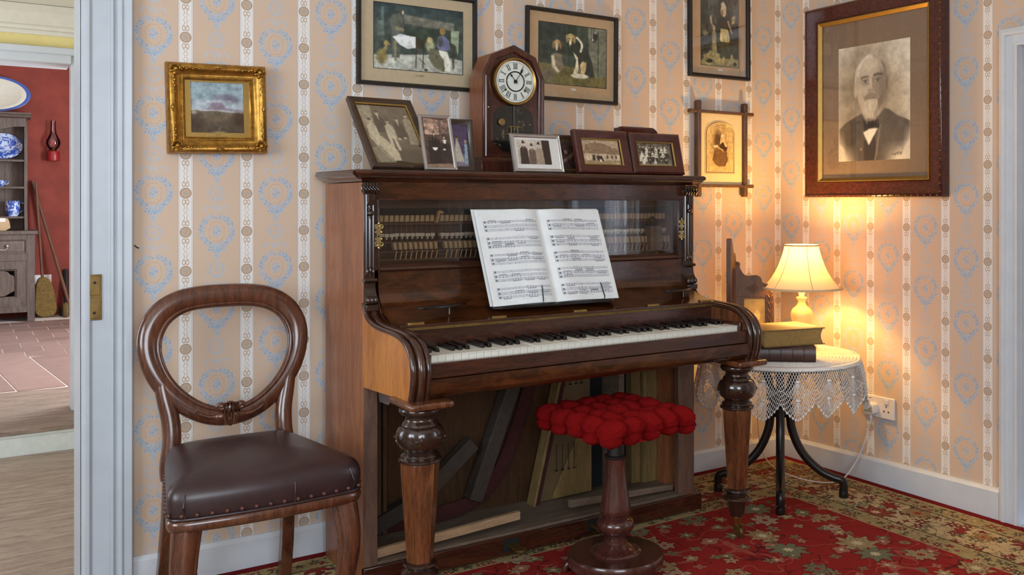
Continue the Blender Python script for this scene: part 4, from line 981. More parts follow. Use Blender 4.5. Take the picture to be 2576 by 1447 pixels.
cv.poly([(.48, .60), (.60, .68), (.78, .52), (.76, .44), (.50, .44)], (62, 44, 30)).poly([(.54, .75), (.62, .76), (.70, .62), (.78, .52), (.70, .52), (.62, .62), (.50, .56), (.48, .52)], (218, 192, 140))
cv.ell(.575, .70, .05, .055, (206, 172, 120)).ell(.60, .745, .06, .035, (226, 204, 160)).poly([(.26, .54), (.42, .55), (.46, .50), (.28, .50)], (228, 206, 160)).line(.44, .50, .62, .44, .022, (204, 168, 112))
cv.soft(1).noise(.15, 22, 5)
archm = np.where((cv.v > .80) & (((cv.u-.5)/.5)**2+((cv.v-.80)/.20)**2 > 1), 1, 0.); cv.put(cv.blur(archm), (222, 200, 150))
cv.build('photograph', g, (-.004, -.0125, .008))
tb = [(-.087, -.103), (.079, -.103), (.079, .070)]+[(-.004+.083*math.cos(t*PI/14), .070+.052*math.sin(t*PI/14)) for t in range(15)]+[(-.087, -.103)]
MB().tube([(x, -.013, z) for x, z in tb], .0008, 4).build('ruled_border', 'mounttan', g)
MB().tube([(x*.93, -.0128, z*.955) for x, z in tb], .0016, 4).build('gilt_line', 'goldflat', g)

# portrait on the right wall
PW, PH = .690, .805
g = hang('portrait_in_rosewood_frame', 'large portrait of a bearded man in a wide dark rosewood frame, right wall', 'picture', (-.006, -.533, 1.554), rotz=-PI/2, lean=math.radians(0))
MB().frame(PW, PH, [(0, 0), (0, .040), (.004, .046), (.010, .048), (.012, .044), (.030, .040), (.052, .034), (.062, .034), (.064, .028), (.064, 0)]).build('frame', 'rosewood', g, angle=40)
MB().frame(PW-.126, PH-.126, [(0, .028), (.002, .034), (.006, .034), (.014, .026), (.018, .022), (.018, .010), (0, .010)]).build('gilt_slip', 'goldflat', g, angle=40)
bd = MB().ball((0, 0, 0), (.0045, .0045, .0030), 8, 5).build('gilt_bead', 'brassdull', g); bd.location = (-PW/2+.02, -.047, -PH/2+.006)
for i in range(1, 24): copyp(bd, g, (-PW/2+.02+i*(PW-.04)/23, -.047, -PH/2+.006))
for i in range(26): copyp(bd, g, (PW/2-.006, -.047, -PH/2+.02+i*(PH-.04)/25))
B(-PW/2+.07, PW/2-.07, -.014, -.010, -PH/2+.07, PH/2-.07).build('mount', 'mountbrown', g, smooth=False)
cv = Canvas(.360, .472, 200, (206, 200, 184)); A = cv
A.ell(.46, .66, .34, .36, (138, 124, 100), .85, .55).ell(.16, .50, .16, .30, (132, 118, 96), .55, .7).ell(.80, .50, .13, .30, (160, 148, 126), .6, .7).ell(.85, .86, .25, .12, (214, 208, 192), .7, .8)
A.noise(.10, 6, 2)
A.poly([(.02, .285), (.10, .335), (.22, .375), (.34, .41), (.40, .36), (.58, .38), (.66, .44), (.72, .425), (.84, .365), (.95, .335), (1, .315), (1, .0), (.0, .0)], (86, 79, 73))
A.ell(.15, .18, .16, .16, (70, 64, 60), .5, .8).ell(.80, .22, .16, .14, (104, 96, 88), .6, .8).noise(.12, 9, 12)
fade = np.clip((.16-A.v)/.16, 0, 1)*np.clip((np.abs(A.u-.45)-.16)/.25, 0, 1)+np.clip((.12-A.u)/.12, 0, 1)*np.clip((.30-A.v)/.2, 0, 1)+np.clip((A.u-.90)/.10, 0, 1)*np.clip((.30-A.v)/.2, 0, 1)
A.put(np.clip(fade*1.3, 0, 1), (214, 206, 188), .95)
A.poly([(.37, 0), (.37, .18), (.44, .16), (.52, .24), (.56, 0)], (58, 52, 50)).line(.60, .30, .53, .0, .012, (132, 124, 114), .8).ell(.33, .10, .012, .012, (150, 138, 120))
A.poly([(.36, .245), (.45, .275), (.57, .275), (.44, .13)], (228, 222, 206)).poly([(.355, .36), (.45, .33), (.58, .35), (.585, .27), (.49, .29), (.375, .25)], (46, 42, 42)).ell(.47, .305, .045, .03, (38, 36, 38))
F_ = lambda y: .355+(y-.31)*1.045
fp = lambda pts, c, a=1: A.poly([(x, F_(y)) for x, y in pts], c, a)
fe_ = lambda x, y, rx, ry, c, a=1, so=.12: A.ell(x, F_(y), rx, ry*1.045, c, a, so)
fl_ = lambda x1, y1, x2, y2, w_, c, a=1: A.line(x1, F_(y1), x2, F_(y2), w_, c, a)
fe_(.47, .62, .205, .205, (178, 168, 150), 1, .06); fp([(.275, .62), (.67, .62), (.65, .46), (.56, .37), (.41, .37), (.30, .46)], (170, 160, 143))
fe_(.62, .60, .075, .20, (120, 110, 97), .75, .7); fe_(.57, .47, .08, .09, (126, 116, 102), .55, .7); fe_(.33, .56, .05, .06, (190, 180, 162), .7, .7)
fe_(.45, .76, .15, .075, (198, 190, 172), .9, .5); fe_(.40, .555, .06, .035, (188, 178, 160), .7, .6)
for t in range(30):
    a = .15+t/29*2.75; c_ = (214, 208, 194) if t > 13 else (168, 160, 146)
    fl_(.465+.212*math.cos(a), .635+.190*math.sin(a), .465+.185*math.cos(a+.10), .655+.178*math.sin(a+.10), .016, c_, .8)
fp([(.60, .80), (.67, .74), (.69, .64), (.665, .60), (.645, .70)], (132, 122, 108)); fp([(.25, .58), (.285, .74), (.27, .76), (.238, .68), (.243, .58)], (196, 188, 172))
fe_(.252, .565, .024, .065, (190, 180, 160)); fe_(.690, .590, .020, .060, (122, 110, 96))
fp([(.325, .660), (.37, .672), (.44, .668), (.442, .654), (.37, .655), (.33, .643)], (104, 95, 84)); fp([(.505, .672), (.56, .684), (.635, .676), (.64, .660), (.56, .668), (.508, .656)], (84, 76, 68))
for ex in (.392, .570):
    fe_(ex, .632, .060, .024, (126, 115, 100), .55, .7); fe_(ex, .624, .034, .011, (176, 167, 150), .9, .4); fe_(ex, .624, .014, .012, (66, 59, 53), .9); fl_(ex-.042, .630, ex+.038, .634, .005, (92, 83, 73), .8); fe_(ex, .603, .042, .010, (138, 127, 111), .7, .6)
fp([(.452, .645), (.484, .645), (.503, .562), (.488, .546), (.442, .550)], (190, 180, 162), .9); fl_(.494, .645, .506, .565, .010, (118, 108, 95), .7)
fe_(.470, .552, .038, .014, (160, 149, 132), .9, .5); fe_(.449, .545, .011, .005, (112, 101, 88), .8, .5); fe_(.489, .545, .011, .005, (104, 94, 82), .8, .5)
fe_(.470, .42, .135, .105, (182, 173, 156), .95, .22); fp([(.375, .47), (.575, .47), (.545, .36), (.487, .305), (.44, .335), (.39, .38)], (192, 183, 166), .9)
fp([(.345, .462), (.375, .500), (.45, .532), (.49, .532), (.57, .500), (.605, .462), (.56, .462), (.47, .488), (.39, .462)], (140, 130, 115)); fl_(.43, .480, .515, .482, .006, (104, 94, 83), .8)
rb = random.Random(4)
for t in range(90):
    x0 = rb.uniform(.345, .60); y0 = rb.uniform(.40, .475)-abs(x0-.47)*.10; x1 = .478+(x0-.478)*rb.uniform(.45, .75); fl_(x0, y0, x1, y0-rb.uniform(.05, .13), .0035, rb.choice(((150, 141, 126), (178, 169, 152), (206, 199, 184), (222, 216, 202))), .45)
fl_(.36, .47, .425, .345, .02, (206, 199, 184), .5); fl_(.60, .47, .53, .345, .02, (138, 128, 114), .5)
fp([(.272, .57), (.292, .46), (.365, .38), (.385, .465), (.32, .52)], (184, 175, 157), .85); fp([(.665, .55), (.645, .45), (.575, .37), (.565, .46), (.625, .52)], (122, 112, 99), .9)
A.soft(3).noise(.08, 30, 7).gain(1.08).scribble(.76, .05, .14, .03, 9, (80, 72, 62), 3, .004)
A.build('portrait', g, (.000, -.0145, -.018))
pane(g, PW-.16, PH-.16, -.022)
# ------------------------------------------------------------------ standing photograph frames on the piano lid
LZ = 1.2265
def standing(name, label, x, y, yaw, tilt, W, H, fw, mat, cv, prof=None, mount=None, rounded=False, slip=None, depth=.016, sa=.42):
    t = thing(name, label, 'photo frame', (x, y, LZ)); t.rotation_euler = (-tilt, 0, yaw)
    L = depth*math.sin(tilt); dz = H/2
    prof = prof or [(0, 0), (0, depth*.8), (fw*.2, depth), (fw*.55, depth*.9), (fw*.8, depth*.6), (fw, depth*.55), (fw, 0)]
    if rounded:
        def ring(d):
            R = max(.004, rounded-d); pts = []
            for (cx, cz, a0) in ((W/2-d-R, H/2-d-R, 0), (-W/2+d+R, H/2-d-R, PI/2), (-W/2+d+R, -H/2+d+R, PI), (W/2-d-R, -H/2+d+R, 1.5*PI)):
                for k in range(7): a = a0+k*PI/12; pts.append((cx+R*math.cos(a), cz+R*math.sin(a)))
            return pts
        v = []; f = []
        for d, e in prof: v += [(px, -e, pz) for px, pz in ring(d)]
        n = 28
        for j in range(len(prof)):
            q = (j+1) % len(prof)
            for i in range(n): f.append((j*n+i, j*n+(i+1) % n, q*n+(i+1) % n, q*n+i))
        mb = MB().add(v, f)
    else: mb = MB().frame(W, H, prof)
    mb.move((0, 0, dz)).build('frame', mat, t, angle=35)
    iw, ih = W-2*fw, H-2*fw
    if slip: MB().frame(iw+.003, ih+.003, [(0, depth*.5), (0, depth*.62), (.004, depth*.5), (.004, depth*.4)]).move((0, 0, dz)).build('gilt_slip', slip, t)
    if mount: B(-iw/2, iw/2, -.005, -.003, dz-ih/2, dz+ih/2).build('mount', mount, t, smooth=False)
    cv.build('photograph', t, (0, -.0056, dz))
    B(-iw/2, iw/2, -.0075, -.0068, dz-ih/2, dz+ih/2).build('glass', 'glass', t, smooth=False)
    B(-W/2+.004, W/2-.004, 0, .003, .004, H-.004).build('backing', 'signet', t, smooth=False)
    # easel strut reaching the lid behind
    ln = (H*.66*math.cos(tilt)-.008)/math.cos(sa-tilt)
    MB().add([(-.018, .003, H*.66), (.018, .003, H*.66), (.018, .003+ln*math.sin(sa), H*.66-ln*math.cos(sa)), (-.018, .003+ln*math.sin(sa), H*.66-ln*math.cos(sa)), (-.018, .006, H*.66), (.018, .006, H*.66), (.018, .006+ln*math.sin(sa), H*.66-ln*math.cos(sa)), (-.018, .006+ln*math.sin(sa), H*.66-ln*math.cos(sa))], [(0, 1, 2, 3), (7, 6, 5, 4), (0, 4, 5, 1), (1, 5, 6, 2), (2, 6, 7, 3), (3, 7, 4, 0)]).build('easel_strut', 'signet', t, smooth=False)
    return t
def person(cv, x, y, s, coat, face=(196, 182, 158), hat=None, lap=True, skirt=None, hands=None, wide=1.0):
    # standing/sitting figure: x centre, y chin height, s head half height
    cv.poly([(x-2.2*s*wide, y-1.2*s), (x-.5*s, y-.1*s), (x+.5*s, y-.1*s), (x+2.2*s*wide, y-1.2*s), (x+2.5*s*wide, y-7*s), (x-2.5*s*wide, y-7*s)], coat)
    if skirt: cv.poly([(x-1.8*s, y-6*s), (x+1.8*s, y-6*s), (x+3.0*s, y-13*s), (x-3.0*s, y-13*s)], skirt)
    cv.ell(x, y+s, .75*s, 1.1*s, face, 1, .2); cv.ell(x, y+1.75*s, .8*s, .55*s, hat or (60, 50, 40), 1, .2)
    cv.ell(x-.25*s, y+1.05*s, .13*s, .12*s, (70, 56, 46), .8); cv.ell(x+.25*s, y+1.05*s, .13*s, .12*s, (70, 56, 46), .8); cv.line(x-.2*s, y+.45*s, x+.2*s, y+.45*s, .1*s, (120, 92, 76), .8)
    if lap: cv.poly([(x-.35*s, y-.1*s), (x+.35*s, y-.1*s), (x, y-2.2*s)], (224, 216, 200))
    if hands: cv.ell(x-.6*s, y-5.5*s, .5*s, .4*s, face).ell(x+.6*s, y-5.5*s, .5*s, .4*s, face)
    return cv
# big dark frame, leaning right back
cv = Canvas(.176, .252, 130, (96, 86, 68)); cv.poly([(0, 1), (.28, 1), (.22, .5), (0, .6)], (150, 140, 116)).poly([(0, .30), (1, .24), (1, 0), (0, 0)], (74, 64, 50)).noise(.2, 6, 2)
person(cv, .36, .82, .042, (52, 46, 38), lap=True); person(cv, .70, .72, .040, (46, 40, 34)); person(cv, .90, .80, .036, (150, 142, 120), lap=False, skirt=(150, 140, 118))
person(cv, .17, .68, .040, (196, 184, 156), lap=False); cv.poly([(.06, .46), (.30, .46), (.50, .22), (.52, .06), (.34, .04), (.20, .18)], (190, 178, 150)).poly([(.0, .25), (.2, .30), (.4, .03), (.1, .02)], (136, 128, 106), .8)
person(cv, .50, .68, .036, (186, 176, 150), lap=False); cv.line(.45, .45, .44, .26, .03, (196, 184, 158)).line(.53, .45, .55, .24, .03, (196, 184, 158)).ell(.62, .42, .03, .02, (196, 182, 156)).ell(.74, .44, .03, .02, (196, 182, 156)).poly([(.5, .22), (.9, .2), (.95, .02), (.5, .02)], (52, 48, 36), .8).soft(1).noise(.2, 20, 3).gain(1.15)
standing('large_family_photo_frame', 'large dark wooden frame with sepia family group, leaning back at left end of piano', -1.946, -.345, math.radians(3), math.radians(41), .216, .300, .021, 'darkframe', cv, slip='goldflat', depth=.020)
# tall silver
cv = Canvas(.086, .162, 80, (74, 58, 48)); cv.poly([(.05, .99), (.6, .97), (.6, .66), (.05, .66)], (150, 122, 104)).poly([(.66, .96), (.96, .99), (.98, .7), (.66, .66)], (110, 88, 76)).noise(.5, 7, 6); cv.line(.63, .97, .64, .60, .01, (120, 98, 84))
person(cv, .38, .64, .038, (38, 30, 27)); person(cv, .76, .58, .036, (44, 34, 30)); cv.poly([(.14, .55), (.58, .55), (.6, .0), (.12, 0)], (40, 31, 28), .8).poly([(.6, .5), (.95, .5), (.98, 0), (.6, 0)], (46, 36, 32), .8).poly([(.68, .56), (.84, .56), (.80, .48), (.72, .48)], (206, 192, 182)).poly([(.26, .40), (.48, .40), (.42, .34), (.32, .34)], (220, 204, 192)).ell(.72, .36, .06, .018, (206, 188, 176)).poly([(0, .06), (1, .08), (1, 0), (0, 0)], (140, 112, 92), .8).soft(1).noise(.25, 20, 2).gain(1.15)
standing('tall_silver_photo_frame', 'narrow upright silver frame with two seated figures in dark clothes', -1.853, -.400, math.radians(-2), math.radians(19), .106, .182, .011, 'silver', cv, sa=.12, prof=[(0, 0), (0, .007), (.002, .010), (.004, .006), (.006, .006), (.008, .009), (.011, .006), (.011, 0)])
# dark frame, wedding in purple
cv = Canvas(.104, .140, 70, (120, 104, 128)); cv.poly([(.45, 1), (1, 1), (1, .3), (.55, .3)], (86, 70, 96)).poly([(0, 1), (.42, 1), (.42, .4), (0, .4)], (150, 140, 150)).poly([(0, .25), (1, .2), (1, 0), (0, 0)], (142, 128, 140)).noise(.2, 6, 3)
cv.poly([(.60, .62), (.68, .62), (.86, .12), (.48, .12)], (198, 190, 170)).ell(.64, .66, .045, .05, (190, 160, 130)).ell(.64, .70, .055, .03, (90, 66, 50)).poly([(.88, .55), (.97, .55), (.99, .08), (.86, .08)], (150, 176, 188)).ell(.92, .60, .04, .04, (190, 160, 134)).soft(1).noise(.2, 20, 5)
standing('dark_wedding_photo_frame', 'small dark wooden frame with a purple toned wedding photograph beside the clock', -1.762, -.300, math.radians(-3), math.radians(9), .138, .172, .018, 'darkframe', cv)
# silver landscape, three people in hats
cv = Canvas(.122, .084, 110, (206, 192, 178)); cv.poly([(.76, 1), (1, 1), (1, 0), (.76, 0)], (58, 44, 38)).poly([(0, .55), (.3, .6), (.3, 0), (0, 0)], (190, 176, 160)).noise(.1, 8, 3)
for (x, y, s, coat) in ((.19, .74, .050, (66, 52, 44)), (.44, .66, .046, (112, 92, 76)), (.66, .71, .050, (168, 148, 126))):
    cv.poly([(x-2.2*s, y-2.2*s), (x-.5*s, y-.2*s), (x+.5*s, y-.2*s), (x+2.2*s, y-2.2*s), (x+2.6*s, 0), (x-2.6*s, 0)], coat); cv.ell(x, y+1.3*s, .55*s, 1.3*s, (206, 188, 168)); cv.ell(x, y+2.5*s, 1.15*s, .45*s, (58, 44, 38)).ell(x, y+3.3*s, .65*s, 1.2*s, (58, 44, 38)); cv.poly([(x-.3*s, y-.2*s), (x+.3*s, y-.2*s), (x, y-2.6*s)], (216, 206, 192))
cv.line(.66, .55, .66, .0, .003, (120, 100, 82)).soft(1).noise(.15, 24, 4)
t = standing('silver_landscape_photo_frame', 'wide silver frame with three people in hats, in front of the clock', -1.505, -.398, math.radians(-1), math.radians(16), .185, .131, .013, 'silver', cv, mount='mountwhite', prof=[(0, 0), (0, .008), (.002, .011), (.005, .007), (.008, .007), (.010, .010), (.013, .007), (.013, 0)])
for c in t.children:
    if c.name.startswith('photograph'): c.location.x -= .010; c.location.z += .004
# small dark frame behind
cv = Canvas(.078, .100, 60, (66, 48, 40)); cv.poly([(0, .2), (1, .75), (1, .60), (0, .05)], (150, 118, 92), .6).ell(.4, .6, .09, .08, (140, 114, 96)).noise(.5, 9, 4)
standing('small_dark_photo_frame', 'small dark brown frame half hidden behind the silver landscape frame', -1.318, -.285, math.radians(-4), math.radians(10), .112, .138, .016, 'darkframe', cv, slip='brassdull')
# maroon frame with cottage
cv = Canvas(.150, .094, 120, (176, 152, 122)); cv.poly([(0, .42), (.10, .80), (.30, .86), (.52, .88), (1, .60), (1, .42)], (138, 112, 86)).poly([(.02, .46), (1, .42), (1, .18), (.02, .16)], (192, 172, 142)).poly([(0, .18), (1, .2), (1, 0), (0, 0)], (150, 128, 94)).noise(.16, 12, 3)
for x in (.62, .75, .86): cv.poly([(x, .40), (x+.05, .40), (x+.05, .26), (x, .26)], (96, 76, 60))
cv.poly([(.24, .40), (.31, .40), (.32, .18), (.23, .18)], (70, 54, 44)).poly([(.34, .36), (.50, .38), (.54, .16), (.36, .18)], (64, 50, 42)).ell(.40, .40, .025, .04, (150, 124, 100)).poly([(.42, .24), (.48, .24), (.48, .12), (.42, .14)], (210, 192, 164)).ell(.90, .08, .07, .05, (180, 162, 130)).poly([(.35, .84), (.40, .85), (.40, .92), (.35, .92)], (126, 104, 84)).soft(1).noise(.2, 26, 5).gain(1.1)
standing('maroon_cottage_photo_frame', 'reddish brown frame with sepia photo of a long thatched cottage', -1.243, -.392, math.radians(-1), math.radians(17), .220, .154, .030, 'maroon', cv, slip='goldflat', depth=.022)
# rounded frame behind
cv = Canvas(.146, .128, 60, (206, 208, 196)); cv.poly([(0, .55), (1, .55), (1, 0), (0, 0)], (140, 134, 120)).noise(.1, 6, 2)
standing('round_cornered_photo_frame', 'round cornered dark red frame standing behind the two maroon frames', -.998, -.262, 0, math.radians(8), .196, .182, .024, 'maroonz', cv, rounded=.030)
# maroon frame with a crowd
cv = Canvas(.142, .088, 120, (98, 88, 70)); cv.noise(.5, 16, 2)
rr = random.Random(5)
for row, (yy, n_) in enumerate(((.80, 9), (.62, 8), (.42, 7), (.26, 5))):
    for k in range(n_):
        x = .07+.86*(k+.5*(row % 2)+rr.uniform(-.12, .12))/n_; s = .030; y_ = yy+rr.uniform(-.03, .03); light = rr.random() < .38
        cv.poly([(x-1.3*s, y_-1.8*s), (x-.5*s, y_-1.0*s), (x+.5*s, y_-1.0*s), (x+1.3*s, y_-1.8*s), (x+1.7*s, y_-8*s), (x-1.7*s, y_-8*s)], (204, 196, 174) if light else rr.choice(((44, 38, 32), (60, 52, 44), (84, 76, 62)))); cv.ell(x, y_+.5*s, .62*s, 1.4*s, (206, 190, 162)); cv.ell(x, y_+1.7*s, .66*s, .6*s, (52, 44, 36))
cv.poly([(0, .10), (1, .12), (1, 0), (0, 0)], (142, 132, 104), .9).soft(1).noise(.25, 28, 3).gain(1.15)
standing('maroon_group_photo_frame', 'reddish brown frame with a crowded group photograph at right end of piano', -1.003, -.378, math.radians(-2), math.radians(15), .224, .152, .032, 'maroonz', cv, slip='goldflat', depth=.024)

# ------------------------------------------------------------------ mantel clock
CX, CY = -1.491, -.205
ck_ = thing('shelf_clock', 'mahogany shelf clock with peaked top and roman dial standing on the piano', 'clock', (CX, CY, LZ), rot=(0, 0, math.radians(-2)), world=False)
def cp(mb, nm, mat, **k): return mb.build(nm, mat, ck_, **k)
hw, d0, d1 = .117, -.005, .105                                    # half width, front and back of case (local y, front is -y)
top = .445
out = [(-hw, .055), (-hw, .335), (-.086, .405), (-.078, .412), (0, top), (.078, .412), (.086, .405), (hw, .335), (hw, .055)]
ins = [(-hw+.022, .066), (-hw+.022, .330), (-.070, .390), (0, .420), (.070, .390), (hw-.022, .330), (hw-.022, .066)]
out2 = [(-hw, .055), (-hw, .335), (-.084, .408), (0, top), (.084, .408), (hw, .335), (hw, .055)]
v = [(x, d0, z) for x, z in out2]+[(x, d0, z) for x, z in ins]+[(x, d0+.016, z) for x, z in ins]+[(x, d1, z) for x, z in out2]; n = 7; f = []
for i in range(n):
    j = (i+1) % n; f += [(i, j, n+j, n+i), (n+i, n+j, 2*n+j, 2*n+i), (i, 3*n+i, 3*n+j, j)]
f += [tuple(range(3*n, 4*n))]
cs = MB().add(v, f).build('case', 'clockwood', ck_, .003, angle=20)
vs = []
for i in range(n-1): vs += [(out2[i], out2[i+1])]
for (a, b) in vs[:2]+vs[4:]:
    sd = MB().add([(a[0]*1.004, d0+.008, a[1]+.0005), (b[0]*1.004, d0+.008, b[1]+.0005), (b[0]*1.004, d1, b[1]+.0005), (a[0]*1.004, d1, a[1]+.0005)], [(0, 1, 2, 3)]); cp(sd, 'side_veneer', 'clockside', smooth=False)
for sx in (-1, 1): cp(MB().tube([(sx*(hw-.008), d0-.001, .060), (sx*(hw-.008), d0-.001, .333)], .0065, 10), 'corner_bead', 'clockwood')
cp(MB().box(-hw-.016, hw+.016, -.022, d1+.004, 0, .046), 'plinth', 'clockwood', bevel=.003); cp(MB().prism([(-.022, .046), (-.012, .056), (d1, .056), (d1, .046)], -hw-.010, hw+.010, 'x'), 'plinth_moulding', 'clockwood')
cp(MB().prism([(x*.985, z) for x, z in ins], .006, .012, 'y'), 'door_panel', 'clockwood', smooth=False)
dz = .318
cp(MB().lathe([(.0825, -.004), (.0825, -.010), (.080, -.015), (.076, -.015), (.073, -.011), (.071, -.009), (.070, .0)], 64, (0, 0, dz), axis='y'), 'bezel', 'brass', angle=60)
cp(MB().lathe([(.0001, -.0105), (.0715, -.0105), (.0715, -.004)], 64, (0, 0, dz), axis='y'), 'dial', 'dial', angle=30)
cp(MB().tube([(.0335*math.cos(a*PI/24), -.0115, dz+.0335*math.sin(a*PI/24)) for a in range(48)], .0022, 6, closed=True), 'chapter_ring', 'darkmetal')
cp(MB().tube([(.066*math.cos(a*PI/24), -.0108, dz+.066*math.sin(a*PI/24)) for a in range(48)], .0005, 4, closed=True), 'minute_ring', 'darkmetal')
ROM = ['XII', 'I', 'II', 'III', 'IV', 'V', 'VI', 'VII', 'VIII', 'IX', 'X', 'XI']; ROM[4] = 'IIII'
def numeral(txt):
    mb = MB(); wd = {'I': .0045, 'V': .0085, 'X': .0085}; tot = sum(wd[c] for c in txt); x = -tot/2
    def stroke(x0, z0, x1, z1, t): mb.prism([(x0-t, z0), (x0+t, z0), (x1+t, z1), (x1-t, z1)], -.0113, -.0104, 'y')
    for c in txt:
        w_ = wd[c]; h = .0095
        if c == 'I': stroke(x+w_/2, -h, x+w_/2, h, .0010)
        if c == 'V': stroke(x+.0015, h, x+w_/2, -h, .0010); stroke(x+w_-.0015, h, x+w_/2, -h, .0005)
        if c == 'X': stroke(x+.0015, h, x+w_-.0015, -h, .0010); stroke(x+w_-.0015, h, x+.0015, -h, .0005)
        for z in (-h, h): mb.box(x+.0005, x+w_-.0005, -.0112, -.0104, z-.0005, z+.0005)
        x += w_
    return mb
for k, t in enumerate(ROM):
    a = PI/2-k*PI/6; o = numeral(t).build('numeral', 'blackfelt', ck_, smooth=False); o.location = (.0525*math.cos(a), 0, dz+.0525*math.sin(a)); o.rotation_euler = (0, -(a-PI/2), 0)
def hand(ang, L, nm):
    mb = MB().prism([(-.0012, -.010), (.0012, -.010), (.0009, L*.55), (.0035, L*.72), (0, L), (-.0035, L*.72), (-.0009, L*.55)], -.0150, -.0142, 'y'); o = mb.build(nm, 'blackfelt', ck_, smooth=False); o.location = (0, 0, dz); o.rotation_euler = (0, ang, 0)
hand(math.radians(33), .056, 'minute_hand'); hand(math.radians(-40), .034, 'hour_hand')
cp(MB().lathe([(.0001, -.018), (.005, -.0175), (.006, -.014), (.006, -.010)], 16, (0, 0, dz), axis='y'), 'hub', 'darkmetal')
for sx in (-1, 1): cp(MB().lathe([(.0001, -.0116), (.0045, -.0114), (.0045, -.010)], 14, (sx*.037, 0, dz-.030), axis='y'), 'winding_hole', 'brassdull')
cp(MB().prism(chaikin([(-.078, .078), (.078, .078), (.078, .205), (.062, .222), (.040, .236), (0, .242), (-.040, .236), (-.062, .222), (-.078, .205)], 1, True), .0035, .0058, 'y'), 'painted_tablet', 'painted', smooth=False)
cp(B(-.0015, .0015, -.002, .0, .135, .240), 'pendulum_rod', 'wire'); pb = cp(MB().box(-.022, .022, -.006, -.001, .162, .165).box(-.030, .030, -.006, -.001, .135, .138).box(-.014, -.010, -.005, -.002, .138, .162).box(.010, .014, -.005, -.002, .138, .162), 'pendulum_frame', 'brass'); cp(MB().lathe([(.0001, -.008), (.012, -.006), (.013, -.002)], 20, (-.048, 0, .178), axis='y'), 'pendulum_bob', 'brass')
cp(B(-.090, .090, -.009, -.008, .070, .232), 'door_glass', 'glass', smooth=False)
cp(MB().ball((-hw+.016, -.010, .225), .0045, 10, 7), 'door_knob', 'brasspale')
# ------------------------------------------------------------------ balloon-back chair
ch = thing('balloon_back_chair', 'mahogany balloon back chair with studded dark leather seat, left of the piano', 'chair', (-2.424, -.395, 0), rot=(0, 0, math.radians(-.5)))
def cpt(mb, nm, mat, **k): return mb.build(nm, mat, ch, **k)
lean = lambda z: .185+(z-.44)*.17
half = [(0, .858), (.07, .856), (.13, .845), (.178, .815), (.204, .770), (.2105, .725), (.203, .680), (.183, .632), (.150, .588), (.105, .548), (.055, .522), (0, .513)]
full = half+[(-x, z) for x, z in reversed(half[1:-1])]
full = chaikin(full, 2, True)
def hr(z): return .027+.007*max(0, min(1, (z-.70)/.15))
hp_ = cpt(MB().tube([(x, lean(z), z) for x, z in full], [hr(z) for x, z in full], 14, closed=True, up=(0, 1, 0), flat=.62), 'back_hoop', 'chair', angle=80)
MB().tube([(x*.875, lean(z)-.012, .686+(z-.686)*.875) for x, z in full], .006, 8, closed=True).build('inner_bead', 'chair', hp_, angle=80)
MB().tube([(x*.845, lean(z)-.010, .686+(z-.686)*.845) for x, z in full], .0035, 6, closed=True).build('inner_bead', 'chair', hp_, angle=80)
for s in (-1, 1):
    pth = chaikin([(s*.176, lean(.635), .635), (s*.168, lean(.585), .585), (s*.153, lean(.52), .52), (s*.152, lean(.46), .46), (s*.164, .182, .40), (s*.164, .18, .36)], 2)
    cpt(MB().tube(pth, [.019+.006*math.sin(i/len(pth)*PI) for i in range(len(pth))], 12, up=(0, 1, 0), flat=.8), 'back_upright', 'chair', angle=80)
yb = lean(.53)-.020; mb = MB()
mb.ball((0, yb, .540), (.021, .013, .022)).ball((-.020, yb, .520), (.026, .011, .012)).ball((.020, yb, .520), (.026, .011, .012)).ball((0, yb, .508), (.013, .011, .018))
for s in (-1, 1):
    mb.tube([(s*(.027+.012*math.cos(t*.6)*(1-t*.04)), yb-.005, .548+.011*math.sin(t*.6)*(1-t*.04)) for t in range(13)], .0042, 8)
    mb.tube(chaikin([(s*.014, yb, .528), (s*.05, yb, .518), (s*.08, yb+.004, .530), (s*.092, yb+.006, .540)], 2), .006, 8)
for k in (-2, -1, 0, 1, 2): mb.tube([(k*.006, yb-.009, .496), (k*.010, yb-.013, .532), (k*.008, yb-.011, .560)], .0038, 6)
mb.build('carved_scroll', 'chair', hp_)
def seatxy(u, inset=0):                    # rounded trapezoid outline with a bowed front
    pts = chaikin([(-.228, -.180), (-.240, -.240), (-.205, -.264), (-.10, -.276), (0, -.280), (.10, -.276), (.205, -.264), (.240, -.240), (.228, -.180), (.178, .165), (.150, .198), (0, .205), (-.150, .198), (-.178, .165)], 3, True)
    return [(x*(1-inset/.2), y*(1-inset/.2)) for x, y in pts]
o0 = seatxy(0); n = len(o0)
def loft(rings):
    v = []; f = []
    for sc, z in rings: v += [(x*sc, y*sc, z) for x, y in o0]
    for j in range(len(rings)-1):
        for i in range(n): f.append((j*n+i, j*n+(i+1) % n, (j+1)*n+(i+1) % n, (j+1)*n+i))
    f.append(tuple(range(n))); f.append(tuple((len(rings)-1)*n+i for i in range(n))); return MB().add(v, f)
cpt(loft([(.955, .345), (.985, .348), (1.0, .356), (1.005, .366), (.99, .374), (.975, .378)]), 'seat_rail', 'chair', angle=50)
rings = [(.972, .372), (.990, .385), (1.0, .405), (1.0, .425), (.985, .440), (.955, .451), (.90, .459), (.80, .466), (.6, .473), (.35, .477), (.08, .478)]
seat = cpt(loft(rings), 'leather_seat', 'leather', angle=80)
for sx in (-1, 1): MB().tube([(sx*.203, -.2665, .385), (sx*.206, -.267, .41), (sx*.200, -.258, .436), (sx*.190, -.243, .449)], .0022, 6).build('corner_pleat', 'leather', seat)
MB().tube([(.05, -.2810, .380), (.051, -.2815, .41), (.052, -.277, .432)], .0014, 6).build('split_seam', 'nail', seat)
